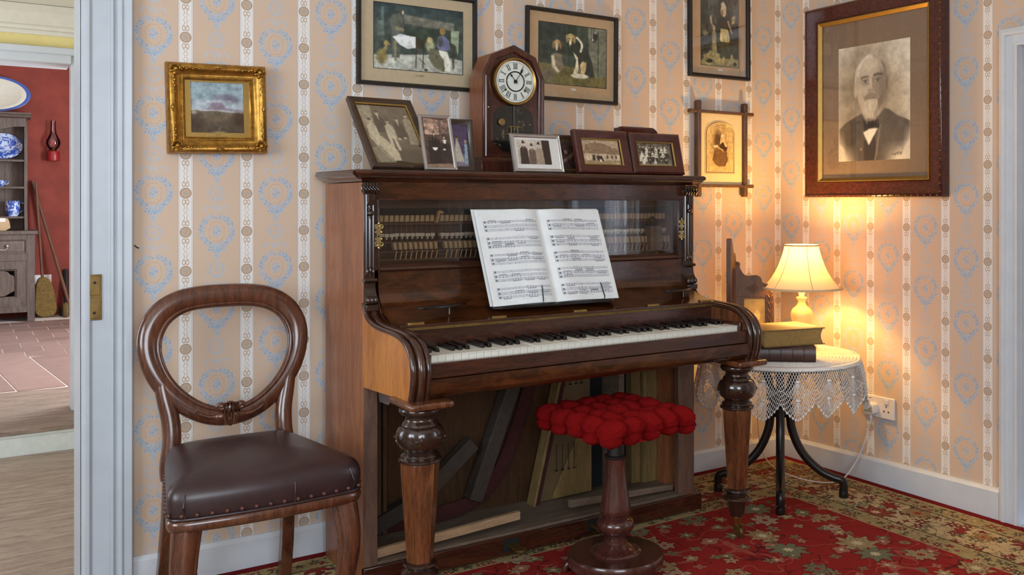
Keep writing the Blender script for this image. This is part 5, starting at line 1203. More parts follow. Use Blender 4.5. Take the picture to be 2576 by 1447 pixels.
MB().tube([(x*.994, y*.994, .379) for x, y in o0], .0035, 8, closed=True).build('gimp', 'leather', seat)
nl = cpt(MB().lathe([(.0001, -.006), (.0035, -.0048), (.0058, -.0015), (.0060, 0)], 10, axis='y'), 'nail_head', 'nail')
cnt = 0
per = [(o0[i], o0[(i+1) % n]) for i in range(n)]; L = sum(math.dist(a, b) for a, b in per); step = .0335; acc = 0; nxt = 0; firstn = True
for a, b in per:
    d = math.dist(a, b)
    while nxt <= acc+d:
        t = (nxt-acc)/d if d else 0; x = a[0]+(b[0]-a[0])*t; y = a[1]+(b[1]-a[1])*t; ang = math.atan2(b[1]-a[1], b[0]-a[0])
        if y < .15:
            if firstn: nl.location = (x, y, .389); nl.rotation_euler = (0, 0, ang); firstn = False
            else: copyp(nl, ch, (x, y, .389), (0, 0, ang))
        nxt += step
    acc += d
for s in (-1, 1):
    pth = chaikin([(s*.190, -.222, .362), (s*.198, -.233, .31), (s*.205, -.241, .25), (s*.200, -.234, .18), (s*.185, -.220, .10), (s*.178, -.216, .05), (s*.186, -.233, .016), (s*.186, -.233, .001)], 2); m_ = len(pth)
    lg = cpt(MB().tube(pth, [.036-.019*min(1, (i/m_)*1.25)+(.004 if i > m_-3 else 0) for i in range(m_)], 14, up=(0, 1, 0)), 'front_leg', 'chair', angle=80)
    MB().tube([(x-s*.026*(1-i/m_*.5), y-.006, z) for i, (x, y, z) in enumerate(pth[:int(m_*.8)])], [.013-.006*i/m_ for i in range(int(m_*.8))], 8).build('leg_moulding', 'chair', lg, angle=80)
    MB().ball((s*.190, -.224, .352), (.040, .036, .022)).build('leg_shoulder', 'chair', lg, angle=80)
    pr_ = [(s*.160, .175, .37), (s*.163, .185, .25), (s*.168, .215, .12), (s*.172, .255, .001)]
    v = []; f = []
    for (x, y, z) in pr_: v += [(x-.017, y-.019, z), (x+.017, y-.019, z), (x+.017, y+.017, z), (x-.017, y+.017, z)]
    for j in range(3):
        for i in range(4): f.append((j*4+i, j*4+(i+1) % 4, (j+1)*4+(i+1) % 4, (j+1)*4+i))
    f += [(0, 1, 2, 3), (12, 13, 14, 15)]
    cpt(MB().add(v, f), 'rear_leg', 'chair', bevel=.003)

# ------------------------------------------------------------------ piano stool
stl = thing('piano_stool', 'round pedestal piano stool with square red pompom cushion', 'stool', (-1.416, -.704, 0))
def sp(mb, nm, mat, **k): return mb.build(nm, mat, stl, **k)
sp(MB().lathe([(.0001, .028), (.140, .028), (.146, .033), (.147, .045), (.147, .060), (.143, .066), (.0001, .067)], 48), 'base_disc', 'stoolwood', angle=40)
sp(MB().lathe([(.078, .066), (.079, .070), (.074, .076), (.066, .078), (.052, .083), (.046, .088), (.040, .092), (.036, .096)], 36), 'base_ring', 'stoolwood', angle=50)
sp(MB().lathe([(.036, .095), (.034, .105), (.034, .120), (.040, .124), (.050, .132), (.056, .142), (.057, .152), (.054, .162), (.045, .170), (.036, .174), (.036, .178), (.044, .182), (.048, .188), (.047, .200), (.043, .225), (.037, .26), (.0325, .30), (.031, .34), (.032, .352)], 36), 'column', 'stoolwood', angle=60)
sp(MB().lathe([(.033, .352), (.034, .354), (.034, .360), (.026, .362), (.024, .412)], 30), 'collar', 'darkmetal')
sp(MB().lathe([(.060, .408), (.062, .412), (.060, .420), (.03, .422)], 30), 'screw_plate', 'darkmetal')
for k in range(3):
    a = -2.35+k*2*PI/3+.55; cx, cy = .118*math.cos(a), .118*math.sin(a); ft = MB()
    for j in (-1, 0, 1):
        b = a+j*.34; ft.tube(chaikin([(cx+.000*math.cos(b), cy, .030), (cx+.018*math.cos(b), cy+.018*math.sin(b), .032), (cx+.034*math.cos(b), cy+.034*math.sin(b), .020), (cx+.040*math.cos(b), cy+.040*math.sin(b), .003)], 2), .010, 10)
    ft.ball((cx, cy, .018), (.024, .024, .018)); sp(ft, 'claw_foot', 'stoolwood', angle=80)
rot = math.radians(-35.5+45-3)
cus = sp(MB().prism(chaikin([(-.11, -.11), (.11, -.11), (.11, .11), (-.11, .11)], 2, True), .420, .462, 'z'), 'cushion_board', 'wool'); cus.rotation_euler = (0, 0, rot)
tufts = []
for s_ in range(3):
    bm = bmesh.new(); bmesh.ops.create_icosphere(bm, subdivisions=4, radius=1); r_ = random.Random(s_)
    for q in bm.verts: q.co *= 1+r_.uniform(-.075, .075)+.05*math.sin(q.co.x*5+s_)*math.sin(q.co.y*6); q.co.z *= .85
    me = bpy.data.meshes.new('yarn_tuft'); bm.to_mesh(me); bm.free(); me.polygons.foreach_set('use_smooth', [True]*len(me.polygons)); me.materials.append(M['wool']); tufts.append(me)
G = 5
for i in range(G):
    for j in range(G):
        x = (i-(G-1)/2)*.071; y = (j-(G-1)/2)*.071; edge = i in (0, G-1) or j in (0, G-1)
        for lev in ((0, 1) if edge else (0,)):
            o = bpy.data.objects.new('yarn_tuft', tufts[(i*3+j*5+lev) % 3]); COL.objects.link(o); o.parent = stl
            e_ = 1.05 if lev else 1.0
            X_, Y_ = x*e_, y*e_; o.location = (X_*math.cos(rot)-Y_*math.sin(rot), X_*math.sin(rot)+Y_*math.cos(rot), (.484 if not edge else .482)-lev*.026+random.uniform(-.003, .003))
            s_ = .0435 if not lev else .032; o.scale = (s_, s_, s_*(.66 if not edge else .80)); o.rotation_euler = (random.uniform(-.3, .3), random.uniform(-.3, .3), random.uniform(0, 6))

# ------------------------------------------------------------------ bentwood table with crochet cloth
TX, TY, TZ = -.44, -.43, .540
tb_ = thing('bentwood_side_table', 'round side table on four black bentwood legs, under the lamp', 'table', (TX, TY, 0))
MB().lathe([(.0001, TZ-.022), (.292, TZ-.022), (.298, TZ-.018), (.298, TZ-.006), (.294, TZ-.002), (.0001, TZ-.002)], 64).build('table_top', 'blackwood', tb_, angle=40)
MB().lathe([(.024, .30), (.030, .31), (.030, .40), (.024, .41)], 16).build('leg_block', 'blackwood', tb_)
for k in range(4):
    a = PI/4+k*PI/2; c, s = math.cos(a), math.sin(a)
    pth = chaikin([(.10*c, .10*s, TZ-.02), (.05*c, .05*s, .47), (.036*c, .036*s, .40), (.036*c, .036*s, .31), (.045*c, .045*s, .24), (.085*c, .085*s, .155), (.150*c, .150*s, .095), (.205*c, .205*s, .072), (.228*c, .228*s, .068), (.238*c, .238*s, .058), (.239*c, .239*s, .04), (.239*c, .239*s, .016)], 2)
    lg = MB().tube(pth, .0165, 12).build('leg', 'blackwood', tb_, angle=80)
    MB().lathe([(.017, .0), (.018, .004), (.0175, .018), (.0165, .024)], 14, (.239*c, .239*s, 0)).build('foot_tip', 'blackwood', lg)
cl = thing('crochet_tablecloth', 'white crochet lace cloth with pointed scalloped edge draped over the side table', 'tablecloth', (TX, TY, TZ))
MB().lathe([(.0001, 0), (.296, 0), (.303, -.003), (.306, -.010), (.306, -.012), (.299, -.008), (.0001, .003)], 72).build('cloth_top', 'lace', cl, angle=60)
rings_ = MB()
for r_ in np.arange(.06, .30, .0125): rings_.tube([(r_*math.cos(a*PI/36), r_*math.sin(a*PI/36), .004) for a in range(72)], .0016, 4, closed=True)
o = rings_.build('stitch_rounds', 'lace', cl); o['kind'] = 'stuff'
# draped net: real strands (wire mesh) with pineapple scallops
NA, NR, NS = 192, 16, 16
bm = bmesh.new(); vs_ = {}
def drape(a, t):                          # angle, 0..1 down the skirt
    ph = (a*NS/(2*PI)) % 1; q = abs(ph-.5)*2; Ls = .172-.060*q**1.6          # scallop length
    fold = .012*math.sin(a*NS+.6)*t+.010*math.sin(a*5+1)*t
    r = .304+.006*math.sin(min(1, t*3)*PI/2)+fold+.010*t
    return (r*math.cos(a), r*math.sin(a), -.010-Ls*t*(1-.02*math.sin(a*3)))
for j in range(NR+1):
    for i in range(NA):
        a = 2*PI*(i+(.5 if j % 2 else 0))/NA; vs_[i, j] = bm.verts.new(drape(a, j/NR))
for j in range(NR):
    for i in range(NA):
        # diamond mesh: strands run diagonally
        i2 = i if j % 2 else i-1
        for k in (i2 % NA, (i2+1) % NA):
            try: bm.edges.new((vs_[i, j], vs_[k, j+1]))
            except ValueError: pass
for i in range(NA):
    bm.edges.new((vs_[i, 0], vs_[(i+1) % NA, 0])); bm.edges.new((vs_[i, NR], vs_[(i+1) % NA, NR])); bm.edges.new((vs_[i, 9], vs_[(i+1) % NA, 9]))
V = {k: Vector(q.co) for k, q in vs_.items()}
ed = [(Vector(e.verts[0].co), Vector(e.verts[1].co)) for e in bm.edges]; bm.free()
nv = []; nf = []
def strand(p, q, r):
    t = (q-p).normalized(); u = t.cross(Vector((0, 0, 1))); u = u.normalized() if u.length > 1e-5 else Vector((1, 0, 0)); w_ = t.cross(u); b = len(nv)
    for c_ in (p, q):
        for k in range(3): a = k*2*PI/3; nv.append(tuple(c_+(u*math.cos(a)+w_*math.sin(a))*r))
    for k in range(3): nf.append((b+k, b+(k+1) % 3, b+3+(k+1) % 3, b+3+k))
for p, q in ed: strand(p, q, .0014)
o = MB().add(nv, nf).build('lace_skirt', 'lace', cl, angle=180); o['kind'] = 'stuff'
# denser crocheted fans (pineapples) and picots at each point
fan = MB(); pic = MB()
for k in range(NS):
    a0 = 2*PI*(k+.5)/NS
    for t0, sp_ in ((.22, .34), (.60, .26)):
        for w_ in np.linspace(-1, 1, 9):
            pth = [Vector(drape(a0+sp_*w_*(tt)*2*PI/NS*.9, t0+.30*tt))*1.004 for tt in (0.05, .5, 1)]
            fan.tube([tuple(p) for p in pth], .0012, 3, caps=False)
        c_ = drape(a0, t0); fan.ball((c_[0]*1.004, c_[1]*1.004, c_[2]), (.010, .010, .0055), 8, 5)
    for w_ in np.linspace(-.5, .5, 13):
        c_ = drape(a0+w_*2*PI/NS, 1.0); pic.ball((c_[0], c_[1], c_[2]), (.0042, .0042, .0050), 6, 4)
o = fan.build('crochet_fans', 'lace', cl, angle=80); o['kind'] = 'stuff'
o = pic.build('picot_edge', 'lace', cl, angle=80); o['kind'] = 'stuff'

# books
def book(name, label, cat, corner, u, lu, ld, z0, th, cover, page, kind):
    ang = math.atan2(u[1], u[0]); t = thing(name, label, cat, (corner[0], corner[1], z0)); t.rotation_euler = (0, 0, ang+PI)
    # local: x runs back from the near right corner to the left as negative, y into the table
    c = .004
    if kind == 'spine':                       # spine faces the viewer
        sp_ = chaikin([(.010, 0), (-.004, c), (-.009, th/2), (-.004, th-c), (.010, th)], 2)
        MB().prism(sp_+[(.004, th-.003), (.0, th/2), (.004, .003)], -lu, 0, 'x').build('spine', cover, t, angle=60)
        for x in (-lu*.16, -lu*.32, -lu*.48, -lu*.64, -lu*.82): MB().tube([(x, y-.0008, z) for y, z in sp_], .0022, 6).build('raised_band', cover, t)
        for zz in (0, th-c): B(-lu, 0, .006, ld, zz, zz+c).build('cover_board', cover, t, .001)
        B(-lu+.004, -.004, .002, ld-.005, c, th-c).build('page_block', page, t)
    else:                                      # page edges face the viewer, spine on the left
        sp_ = chaikin([(-lu+.012, 0), (-lu-.004, c), (-lu-.010, th/2), (-lu-.004, th-c), (-lu+.012, th)], 2)
        MB().prism(sp_+[(-lu+.006, th-.003), (-lu+.001, th/2), (-lu+.006, .003)], 0, ld, 'y').build('spine', cover, t, angle=60)
        for zz in (0, th-c): B(-lu+.006, 0, 0, ld, zz, zz+c).build('cover_board', cover, t, .001)
        fo = chaikin([(-.006, c), (-.014, th*.3), (-.016, th*.5), (-.014, th*.7), (-.006, th-c)], 1)
        MB().prism([(-lu+.002, c), ]+fo+[(-lu+.002, th-c)], .005, ld-.005, 'y').build('page_block', page, t, angle=40)
    return t
book('brown_leather_book', 'dark brown leather book with ribbed spine lying on the crochet cloth', 'book', (-.492, -.662), (-.77, .634), .262, .175, TZ+.006, .058, 'coverdark', 'pageslight', 'spine')
book('olive_cloth_book', 'thick olive green book lying on top of the brown leather book', 'book', (-.418, -.640), (-.974, .226), .262, .195, TZ+.0645, .062, 'coverolive', 'pages', 'tail')

# ------------------------------------------------------------------ lamp
LX, LY, LB = -.262, -.373, TZ+.006
lp_ = thing('table_lamp', 'lit table lamp with bell shaped cream shade and onyx base', 'lamp', (LX, LY, LB))
def lq(mb, nm, mat, **k): return mb.build(nm, mat, lp_, **k)
o_ = LB
lobed = lambda a, h: 1+.025*math.cos(a*8)
lq(MB().lathe([(.0001, 0), (.058, 0), (.060, .006), (.055, .014), (.040, .022), (.026, .034), (.020, .048), (.024, .062)], 40), 'base_foot', 'onyx', angle=60)
lq(MB().lathe([(.024, .062), (.036, .085), (.041, .105), (.044, .128), (.043, .142), (.036, .155), (.026, .163), (.019, .170), (.0155, .178), (.0150, .186), (.018, .192), (.0225, .197), (.0225, .201), (.016, .204)], 48, mod=lambda a, h: 1+(.03*math.cos(a*9) if .08 < h < .155 else 0)), 'base_body', 'onyx', angle=60)
lq(MB().lathe([(.010, .203), (.0115, .212), (.0155, .225), (.017, .236), (.017, .250)], 24), 'bulb_holder', 'plastic')
SB, ST = .783-o_, .957-o_
sprof = [(.159, SB), (.145, SB+.014), (.126, SB+.036), (.108, SB+.064), (.094, SB+.092), (.083, SB+.120), (.0735, SB+.150), (.068, ST)]
def shade(off): return [(r+off, z) for r, z in sprof]
panel = lambda a, h: 1-.018*abs(math.sin(a*3))
mb = MB(); pf = shade(0); seg = 72; v = []; f = []
for r, z in pf:
    for i in range(seg): a = 2*PI*i/seg; q = r*panel(a, z); v.append((q*math.cos(a), q*math.sin(a), z))
for j in range(len(pf)-1):
    for i in range(seg): f.append((j*seg+i, j*seg+(i+1) % seg, (j+1)*seg+(i+1) % seg, (j+1)*seg+i))
sh = lq(mb.add(v, f), 'lamp_shade', 'shade', angle=180)
for k in range(6):
    a = k*PI/3; MB().tube([((r+.0006)*math.cos(a), (r+.0006)*math.sin(a), z) for r, z in pf], .0013, 6).build('shade_seam', 'mounttan', sh)
MB().tube([(.160*panel(a*PI/36, 0)*math.cos(a*PI/36), .160*panel(a*PI/36, 0)*math.sin(a*PI/36), SB+.003) for a in range(72)], .0045, 8, closed=True).build('bottom_trim', 'mount', sh)
MB().tube([(.069*math.cos(a*PI/36), .069*math.sin(a*PI/36), ST) for a in range(72)], .0032, 8, closed=True).build('top_trim', 'mounttan', sh)
for k in range(3):
    a = k*2*PI/3+.4; MB().tube([(.012*math.cos(a), .012*math.sin(a), ST-.015), (.066*math.cos(a), .066*math.sin(a), ST-.001)], .0012, 6).build('shade_wire', 'wire', sh)
lq(MB().lathe([(.010, .250), (.012, .262), (.022, .290), (.027, .310), (.025, .328), (.016, .342), (.0001, .347)], 24), 'bulb', 'bulb', angle=80)
ld = bpy.data.lights.new('lamp_bulb_light', 'POINT'); ld.energy = 21; ld.color = (1, .57, .14); ld.shadow_soft_size = .03
lo = bpy.data.objects.new('lamp_bulb_light', ld); COL.objects.link(lo); lo.parent = lp_; lo.location = (0, 0, .372)

# ------------------------------------------------------------------ carved folding frame behind the lamp
AX = (math.cos(-YAW), math.sin(-YAW))
cf = thing('carved_folding_frame', 'dark carved wooden folding picture frame standing behind the lamp', 'carved frame', (-.464, -.243, TZ+.006), rot=(0, 0, -YAW+.05))
def fq(mb, nm, mat, **k): return mb.build(nm, mat, cf, **k)
k_ = .0002645; zz = lambda y: 1.132-((580+y/6.03)-508)*3.8/2383-(TZ+.006); xx = lambda x: (x-410)*k_
crest = chaikin([(xx(285), zz(500)), (xx(300), zz(478)), (xx(340), zz(470)), (xx(372), zz(500)), (xx(360), zz(550)), (xx(375), zz(600)), (xx(430), zz(672)), (xx(490), zz(695)), (xx(580), zz(682)), (xx(640), zz(680)), (xx(690), zz(715)), (xx(705), zz(790)), (xx(740), zz(800)), (xx(760), zz(815)), (xx(815), zz(812)), (xx(780), zz(860)), (xx(880), zz(955))], 2)
fq(MB().prism(crest+[(xx(880), zz(1000)), (xx(285), zz(1000))], -.012, .006, 'y'), 'crest', 'oxford', bevel=.001)
bt_ = 0
lf_ = fq(MB().box(xx(285), xx(430), -.012, .006, bt_, zz(1000)).box(xx(755), xx(885), -.012, .006, bt_, zz(1000)).box(xx(430), xx(755), -.012, .006, bt_, bt_+.02).box(xx(430), xx(755), -.012, .006, zz(1035), zz(1000)), 'right_leaf', 'oxford', bevel=.001)
cvg = MB()
for t in range(7):
    zc = .03+t*.028; cvg.tube(chaikin([(xx(820), -.014, zc), (xx(845), -.016, zc+.010), (xx(862), -.013, zc+.016)], 1), .0025, 6).tube(chaikin([(xx(820), -.014, zc), (xx(795), -.016, zc+.010), (xx(778), -.013, zc+.016)], 1), .0025, 6).ball((xx(820), -.014, zc-.004), (.003, .003, .005), 6, 5)
for t in range(5): cvg.tube([(xx(460+t*12), -.013, zz(860)), (xx(520+t*20), -.015, zz(900-t*20)), (xx(580+t*18), -.013, zz(960-t*25))], .0018, 6)
cvg.tube([(xx(320+18*math.cos(t*.5)), -.014, zz(510+18*math.sin(t*.5))) for t in range(12)], .002, 6)
fq(cvg, 'leaf_carving', 'oxford')
cv = Canvas((755-430)*k_+.004, zz(1035)-.018, 50, (186, 158, 96)); cv.ell(.62, .62, .14, .12, (226, 200, 130)).poly([(.4, .5), (.85, .5), (1, 0), (.3, 0)], (206, 170, 84)).noise(.12, 6, 3)
cv.build('picture', cf, ((xx(430)+xx(755))/2, -.004, (zz(1035)+.018)/2))
# left leaf stands almost edge-on, folded towards the room
hx0 = xx(285)
lw = .150; prof_l = chaikin([(0, zz(470)), (.02, zz(350)), (.045, zz(330)), (.065, zz(360)), (.075, zz(300)), (.11, zz(130)), (lw-.02, zz(95)), (lw, zz(120))], 2)
lf2 = MB().prism([(-y, z) for y, z in prof_l]+[(-lw, bt_), (-lw+.03, bt_), (-lw+.03, zz(560)), (-.03, zz(560)), (-.03, bt_), (0, bt_)], -.010, .008, 'x').build('left_leaf', 'oxford', cf, .001)
lf2.location = (hx0, 0, 0); lf2.rotation_euler = (0, 0, -.32)
o = B(.0, .003, -lw+.03, -.03, bt_+.01, zz(560)).build('left_panel', 'maroonz', cf); o.location = (hx0, 0, 0); o.rotation_euler = (0, 0, -.32)

# ------------------------------------------------------------------ socket, plug and flex
so = thing('wall_socket', 'white double wall socket above the skirting on the right wall', 'wall socket', (0, -.5515, .305), world=True)
B(-.010, 0, -.629, -.474, .262, .348).build('plate', 'plastic', so, .003)
for yc in (-.515, -.590):
    B(-.013, -.010, yc-.010, yc+.010, .322, .340).build('switch', 'plastic', so, .001)
    for (dy, z0, hh) in ((0, .312, .004), (-.011, .292, .003), (.011, .292, .003)):
        if yc < -.55: B(-.0106, -.0095, yc+dy-(.002 if dy == 0 else .0035), yc+dy+(.002 if dy == 0 else .0035), z0-hh, z0+hh).build('pin_hole', 'hole', so, smooth=False)
B(-.0135, -.012, -.519, -.511, .336, .339).build('red_mark', 'redtin', so)
pg = thing('plug', 'white mains plug pushed into the left half of the wall socket', 'plug', (-.011, -.527, .300), world=True)
MB().prism(chaikin([(-.553, .276), (-.503, .276), (-.500, .300), (-.506, .323), (-.550, .323), (-.556, .300)], 1, True), -.046, -.0105, 'x').build('body', 'plastic', pg, .004)
B(-.0475, -.046, -.548, -.508, .286, .308).build('grip', 'plasticgrey', pg, .001)
MB().tube([(-.030, -.530, .278), (-.030, -.530, .262), (-.030, -.529, .252)], [.006, .005, .0035], 10).build('flex_grip', 'plastic', pg)
fx = chaikin([(-.030, -.529, .254), (-.031, -.520, .225), (-.034, -.500, .15), (-.045, -.470, .075), (-.075, -.452, .022), (-.13, -.46, .0065), (-.20, -.455, .0055), (-.245, -.36, .0055), (-.235, -.22, .0055), (-.20, -.135, .006), (-.19, -.085, .03), (-.20, -.055, .12), (-.21, -.07, .30), (-.225, -.10, .45), (-.235, -.115, .515)], 3)
o = MB().tube(fx, .0028, 8).build('lamp_flex', 'cable', angle=80); tag(o, 'thin white electric flex running from plug across the rug to the lamp', 'cable')
# ------------------------------------------------------------------ hall and kitchen beyond the doorway
ZT, YR = .115, 1.911                                  # step height, riser
YD = 6.36                                             # dresser front
YW = 6.81                                             # red wall
fl = struct(B(-4.4, -2.5, .0, YR, -.08, -.022).build('floor', 'iron', smooth=False), 'hall floor of wide worn boards')
r_ = random.Random(3); y = .02
bd_ = None; k = 0
while y < YR-.02:
    wd = min(r_.choice((.135, .15, .165, .18)), YR-y-.001)
    B(-4.38, -2.52, y+.0015, y+wd-.0015, -.022, 0+r_.uniform(-.002, .0)).build('floorboard', 'boards', fl, .0015); y += wd
struct(B(-4.4, -2.5, .18, 2.45, 2.06, 2.14).build('ceiling', 'cream', smooth=False))
struct(B(-2.5, -2.35, .18, 2.2, -.08, 2.3).build('wall_hall_right', 'hallwall', smooth=False))
struct(MB().box(-4.55, -4.4, .18, .5, 0, 2.2).box(-4.55, -4.4, 1.7, 2.2, 0, 2.2).box(-4.55, -4.4, .5, 1.7, 1.85, 2.2).box(-4.55, -4.4, .5, 1.7, 0, .55).build('wall_hall_left', 'hallwall', smooth=False))
# step: white riser, worn tread
sr = B(-4.4, -2.5, YR, YR+.03, -.02, ZT-.020).build('trim_3', 'white_dull', smooth=False); struct(sr, 'white painted step riser')
B(-4.4, -2.5, YR-.004, YR, ZT-.034, ZT-.020).build('riser_bead', 'white_dull', sr)
tr_ = struct(B(-4.4, -2.5, YR+.03, 2.93, -.02, ZT-.022).build('step', 'iron', smooth=False), 'worn wooden step up into the kitchen')
for (a, b) in ((YR-.012, 2.30), (2.303, 2.62), (2.623, 2.915)): B(-4.4, -2.5, a, b, ZT-.022, ZT).build('tread_board', 'tread', tr_, .004)
# second opening: jambs, head, yellow wall above
JX = -2.596
oy = 2.21
struct(MB().box(JX, JX+.10, oy, oy+.09, ZT, 1.874).box(-4.4, JX, oy-.02, oy+.22, 1.799, 1.874).box(-4.4, -2.5, oy-.035, oy, 1.84, 1.874).build('door_2', 'white', bevel=.004), 'white frame of the kitchen doorway')
struct(MB().box(-4.4, -2.5, oy, oy+.2, 1.874, 2.06).box(JX+.09, -2.35, oy, oy+.2, 0, 2.06).build('wall_hall_back', 'yellow', smooth=False), 'yellow wall over the kitchen doorway')
struct(MB().prism([(oy+.001, 1.930), (oy-.012, 1.930), (oy-.014, 1.948), (oy-.030, 1.952), (oy-.034, 1.966), (oy-.050, 1.972), (oy-.050, 2.03), (oy-.10, 2.058), (oy+.001, 2.058)], -4.4, -2.5, 'x').build('trim_4', 'cream'), 'cream cornice in the hall')
# kitchen shell
struct(B(-5.4, -.9, YW, YW+.15, 0, 2.9).build('wall_kitchen_back', 'redwall', smooth=False), 'red limewashed kitchen wall')
struct(MB().box(-.9, -.75, 2.2, 2.95, 0, 2.9).box(-.9, -.75, 4.55, YW+.15, 0, 2.9).box(-.9, -.75, 2.95, 4.55, 2.35, 2.9).box(-.9, -.75, 2.95, 4.55, 0, .35).build('wall_kitchen_right', 'redwall', smooth=False))
struct(B(-5.55, -5.4, 2.2, YW+.15, 0, 2.9).build('wall_kitchen_left', 'redwall', smooth=False))
struct(B(-5.4, -.9, 2.4, YW, 2.7, 2.8).build('ceiling', 'ceiling', smooth=False))
struct(B(-2.35, -.75, 2.2, 2.4, 0, 2.9).build('wall_kitchen_front', 'redwall', smooth=False))
kf = struct(B(-5.4, -.9, 2.4, YW, ZT-.06, ZT-.004).build('floor', 'joint', smooth=False), 'terracotta tiled kitchen floor with pale joints')
# near course of long tiles, then smaller tiles
def tilemesh(w_, h): return B(0, w_, 0, h, -.012, 0).mesh('tile', smooth=False)
big = tilemesh(.226, 1.275); sm_ = tilemesh(.228, .228); nt_ = [0]
def tile(me, x, y, rot):
    if not me.materials: me.materials.append(M['tile'])
    o = bpy.data.objects.new('tile', me); COL.objects.link(o); o.parent = kf; o.location = (x, y, ZT+r_.uniform(-.0015, .0005)); o.rotation_euler = (0, 0, rot)
rt = math.radians(4.6)
for i in range(-4, 3):
    x = -2.540+i*.238; tile(big, x, 2.935+0*i, rt)
for j in range(9):
    for i in range(-4, 6): tile(sm_, -2.66+i*.236+(.118 if j % 2 else 0), 4.235+j*.236+i*.0, .0)
# dresser
DRX = -2.481
ds = thing('kitchen_dresser', 'grey brown oak kitchen dresser with open plate rack against the red wall', 'dresser', (-3.1, YD+.2, ZT), world=True)
def dp(mb, nm, mat='dresser', **k): return mb.build(nm, mat, ds, **k)
XA = -3.75
for xs in (DRX-.055, -3.06, XA): dp(B(xs, xs+.055, YD, YD+.04, ZT, .855), 'corner_stile', bevel=.002)
dp(B(DRX-.03, DRX, YD+.04, YW-.01, ZT, .855), 'side_panel', bevel=.002); dp(B(XA, XA+.03, YD+.04, YW-.01, ZT, .855), 'side_panel', bevel=.002)
dp(B(XA-.02, DRX+.022, YD-.02, YW-.005, .856, .886), 'worktop', bevel=.004)
for z0, z1 in ((.820, .856), (.640, .690), (.195, .240)): dp(B(XA+.05, DRX-.055, YD+.002, YD+.03, z0, z1), 'rail', bevel=.001)
dp(B(XA+.03, DRX-.03, YW-.02, YW-.01, ZT+.1, .855), 'back_board'); dp(B(XA+.03, DRX-.03, YD+.04, YW-.02, .20, .215), 'bottom_shelf')
for xa, xb in ((-3.005, DRX-.055), (XA+.055, -3.06)):
    dr = dp(MB().frame(xb-xa, .130, [(0, -.02), (0, .004), (.006, .006), (.022, -.004), (.022, .0), (.040, .004)]).box(-(xb-xa)/2+.040, (xb-xa)/2-.040, -.004, .0, -.025, .025).move(((xa+xb)/2, YD+.006, .755)), 'drawer', angle=20)
    for hx_ in ((xb-.145), (xa+.145)):
        MB().ball((hx_, YD-.012, .760), (.013, .012, .013), 10, 7).build('knob', 'silver', dr); MB().tube(chaikin([(hx_, YD-.014, .755), (hx_, YD-.018, .738), (hx_-.02, YD-.018, .728), (hx_-.06, YD-.018, .728)], 1), .0035, 8).build('drop_handle', 'silver', dr)
    db = MB().frame(xb-xa, .40, [(0, -.02), (0, .004), (.006, .005), (.010, .0), (.075, .0), (.080, -.004), (.092, -.012), (.092, -.014)]).move(((xa+xb)/2, YD+.006, .440))
    dr2 = dp(db, 'cupboard_door', angle=20)
    w2 = (xb-xa)/2-.092; xm = (xa+xb)/2
    MB().prism(chaikin([(xm-w2, .335), (xm+w2, .335), (xm+w2, .51), (xm+w2-.03, .515), (xm+w2-.05, .545), (xm+.02, .555), (xm-.02, .555), (xm-w2+.05, .545), (xm-w2+.03, .515), (xm-w2, .51)], 1, True), YD+.004, YD+.016, 'y').build('arched_panel', 'dresser', dr2, .006)
# rack
RT = 1.86
for xs in (DRX-.062, XA+.02): dp(MB().prism(chaikin([(YW-.22, .886), (YW-.20, .96), (YW-.17, 1.02), (YW-.18, 1.12), (YW-.165, 1.24), (YW-.175, 1.36), (YW-.17, 1.86), (YW-.01, 1.86), (YW-.01, .886)], 1), xs, xs+.024, 'x'), 'rack_side')
for z0 in (1.005, 1.265, 1.500): dp(B(XA+.044, DRX-.062, YW-.17, YW-.02, z0-.018, z0), 'shelf', bevel=.002)
dp(B(XA+.02, DRX-.038, YW-.03, YW-.012, .89, RT), 'rack_back'); dp(B(-2.680, -2.674, YW-.034, YW-.03, .9, 1.80), 'board_joint', 'dust')
dp(MB().prism([(XA+.04, RT), (DRX-.05, RT), (DRX-.05, RT-.07), (-2.62, RT-.075), (-2.72, RT-.10), (-2.9, RT-.07), (XA+.04, RT-.07)], YW-.172, YW-.15, 'y'), 'frieze')
dp(MB().prism([(YW-.17, RT), (YW-.19, RT+.01), (YW-.20, RT+.03), (YW-.215, RT+.035), (YW-.215, RT+.048), (YW-.01, RT+.048), (YW-.01, RT)], XA, DRX-.012, 'x'), 'cornice')
# crockery
def plate(name, label, cx, cy, cz, rx, rz, tilt, rim, centre, group=None):
    t = thing(name, label, 'plate', (cx, cy, cz)); t.rotation_euler = (-tilt, 0, 0)
    def dish(prof, nm, mat):
        v = []; f = []; n = 48
        for s_, d in prof: v += [(rx*s_*math.cos(i*2*PI/n), -d, rz+rz*s_*math.sin(i*2*PI/n)) for i in range(n)]
        for j in range(len(prof)-1):
            for i in range(n): f.append((j*n+i, j*n+(i+1) % n, (j+1)*n+(i+1) % n, (j+1)*n+i))
        f.append(tuple((len(prof)-1)*n+i for i in range(n))) if nm != 'rim' else None
        return MB().add(v, f).build(nm, mat, t, angle=60)
    dish([(.885, .016), (.99, .021), (1.0, .019), (.98, .013), (.70, .0)], 'rim', rim); dish([(.70, -.001), (.74, .004), (.89, .0155), (.88, .0165), (.78, .012), (.75, .011), (.72, .005), (.05, .004)], 'well', centre)
    return t
plate('oval_platter', 'large white oval platter with blue rim standing on top of the dresser', -2.78, YW-.115, RT+.048, .292, .165, math.radians(14), 'bluerim', 'ceramic')
plate('transfer_plate', 'blue and white patterned plate on the dresser rack', -2.70, YW-.095, 1.502, .150, .117, math.radians(14), 'china', 'china')
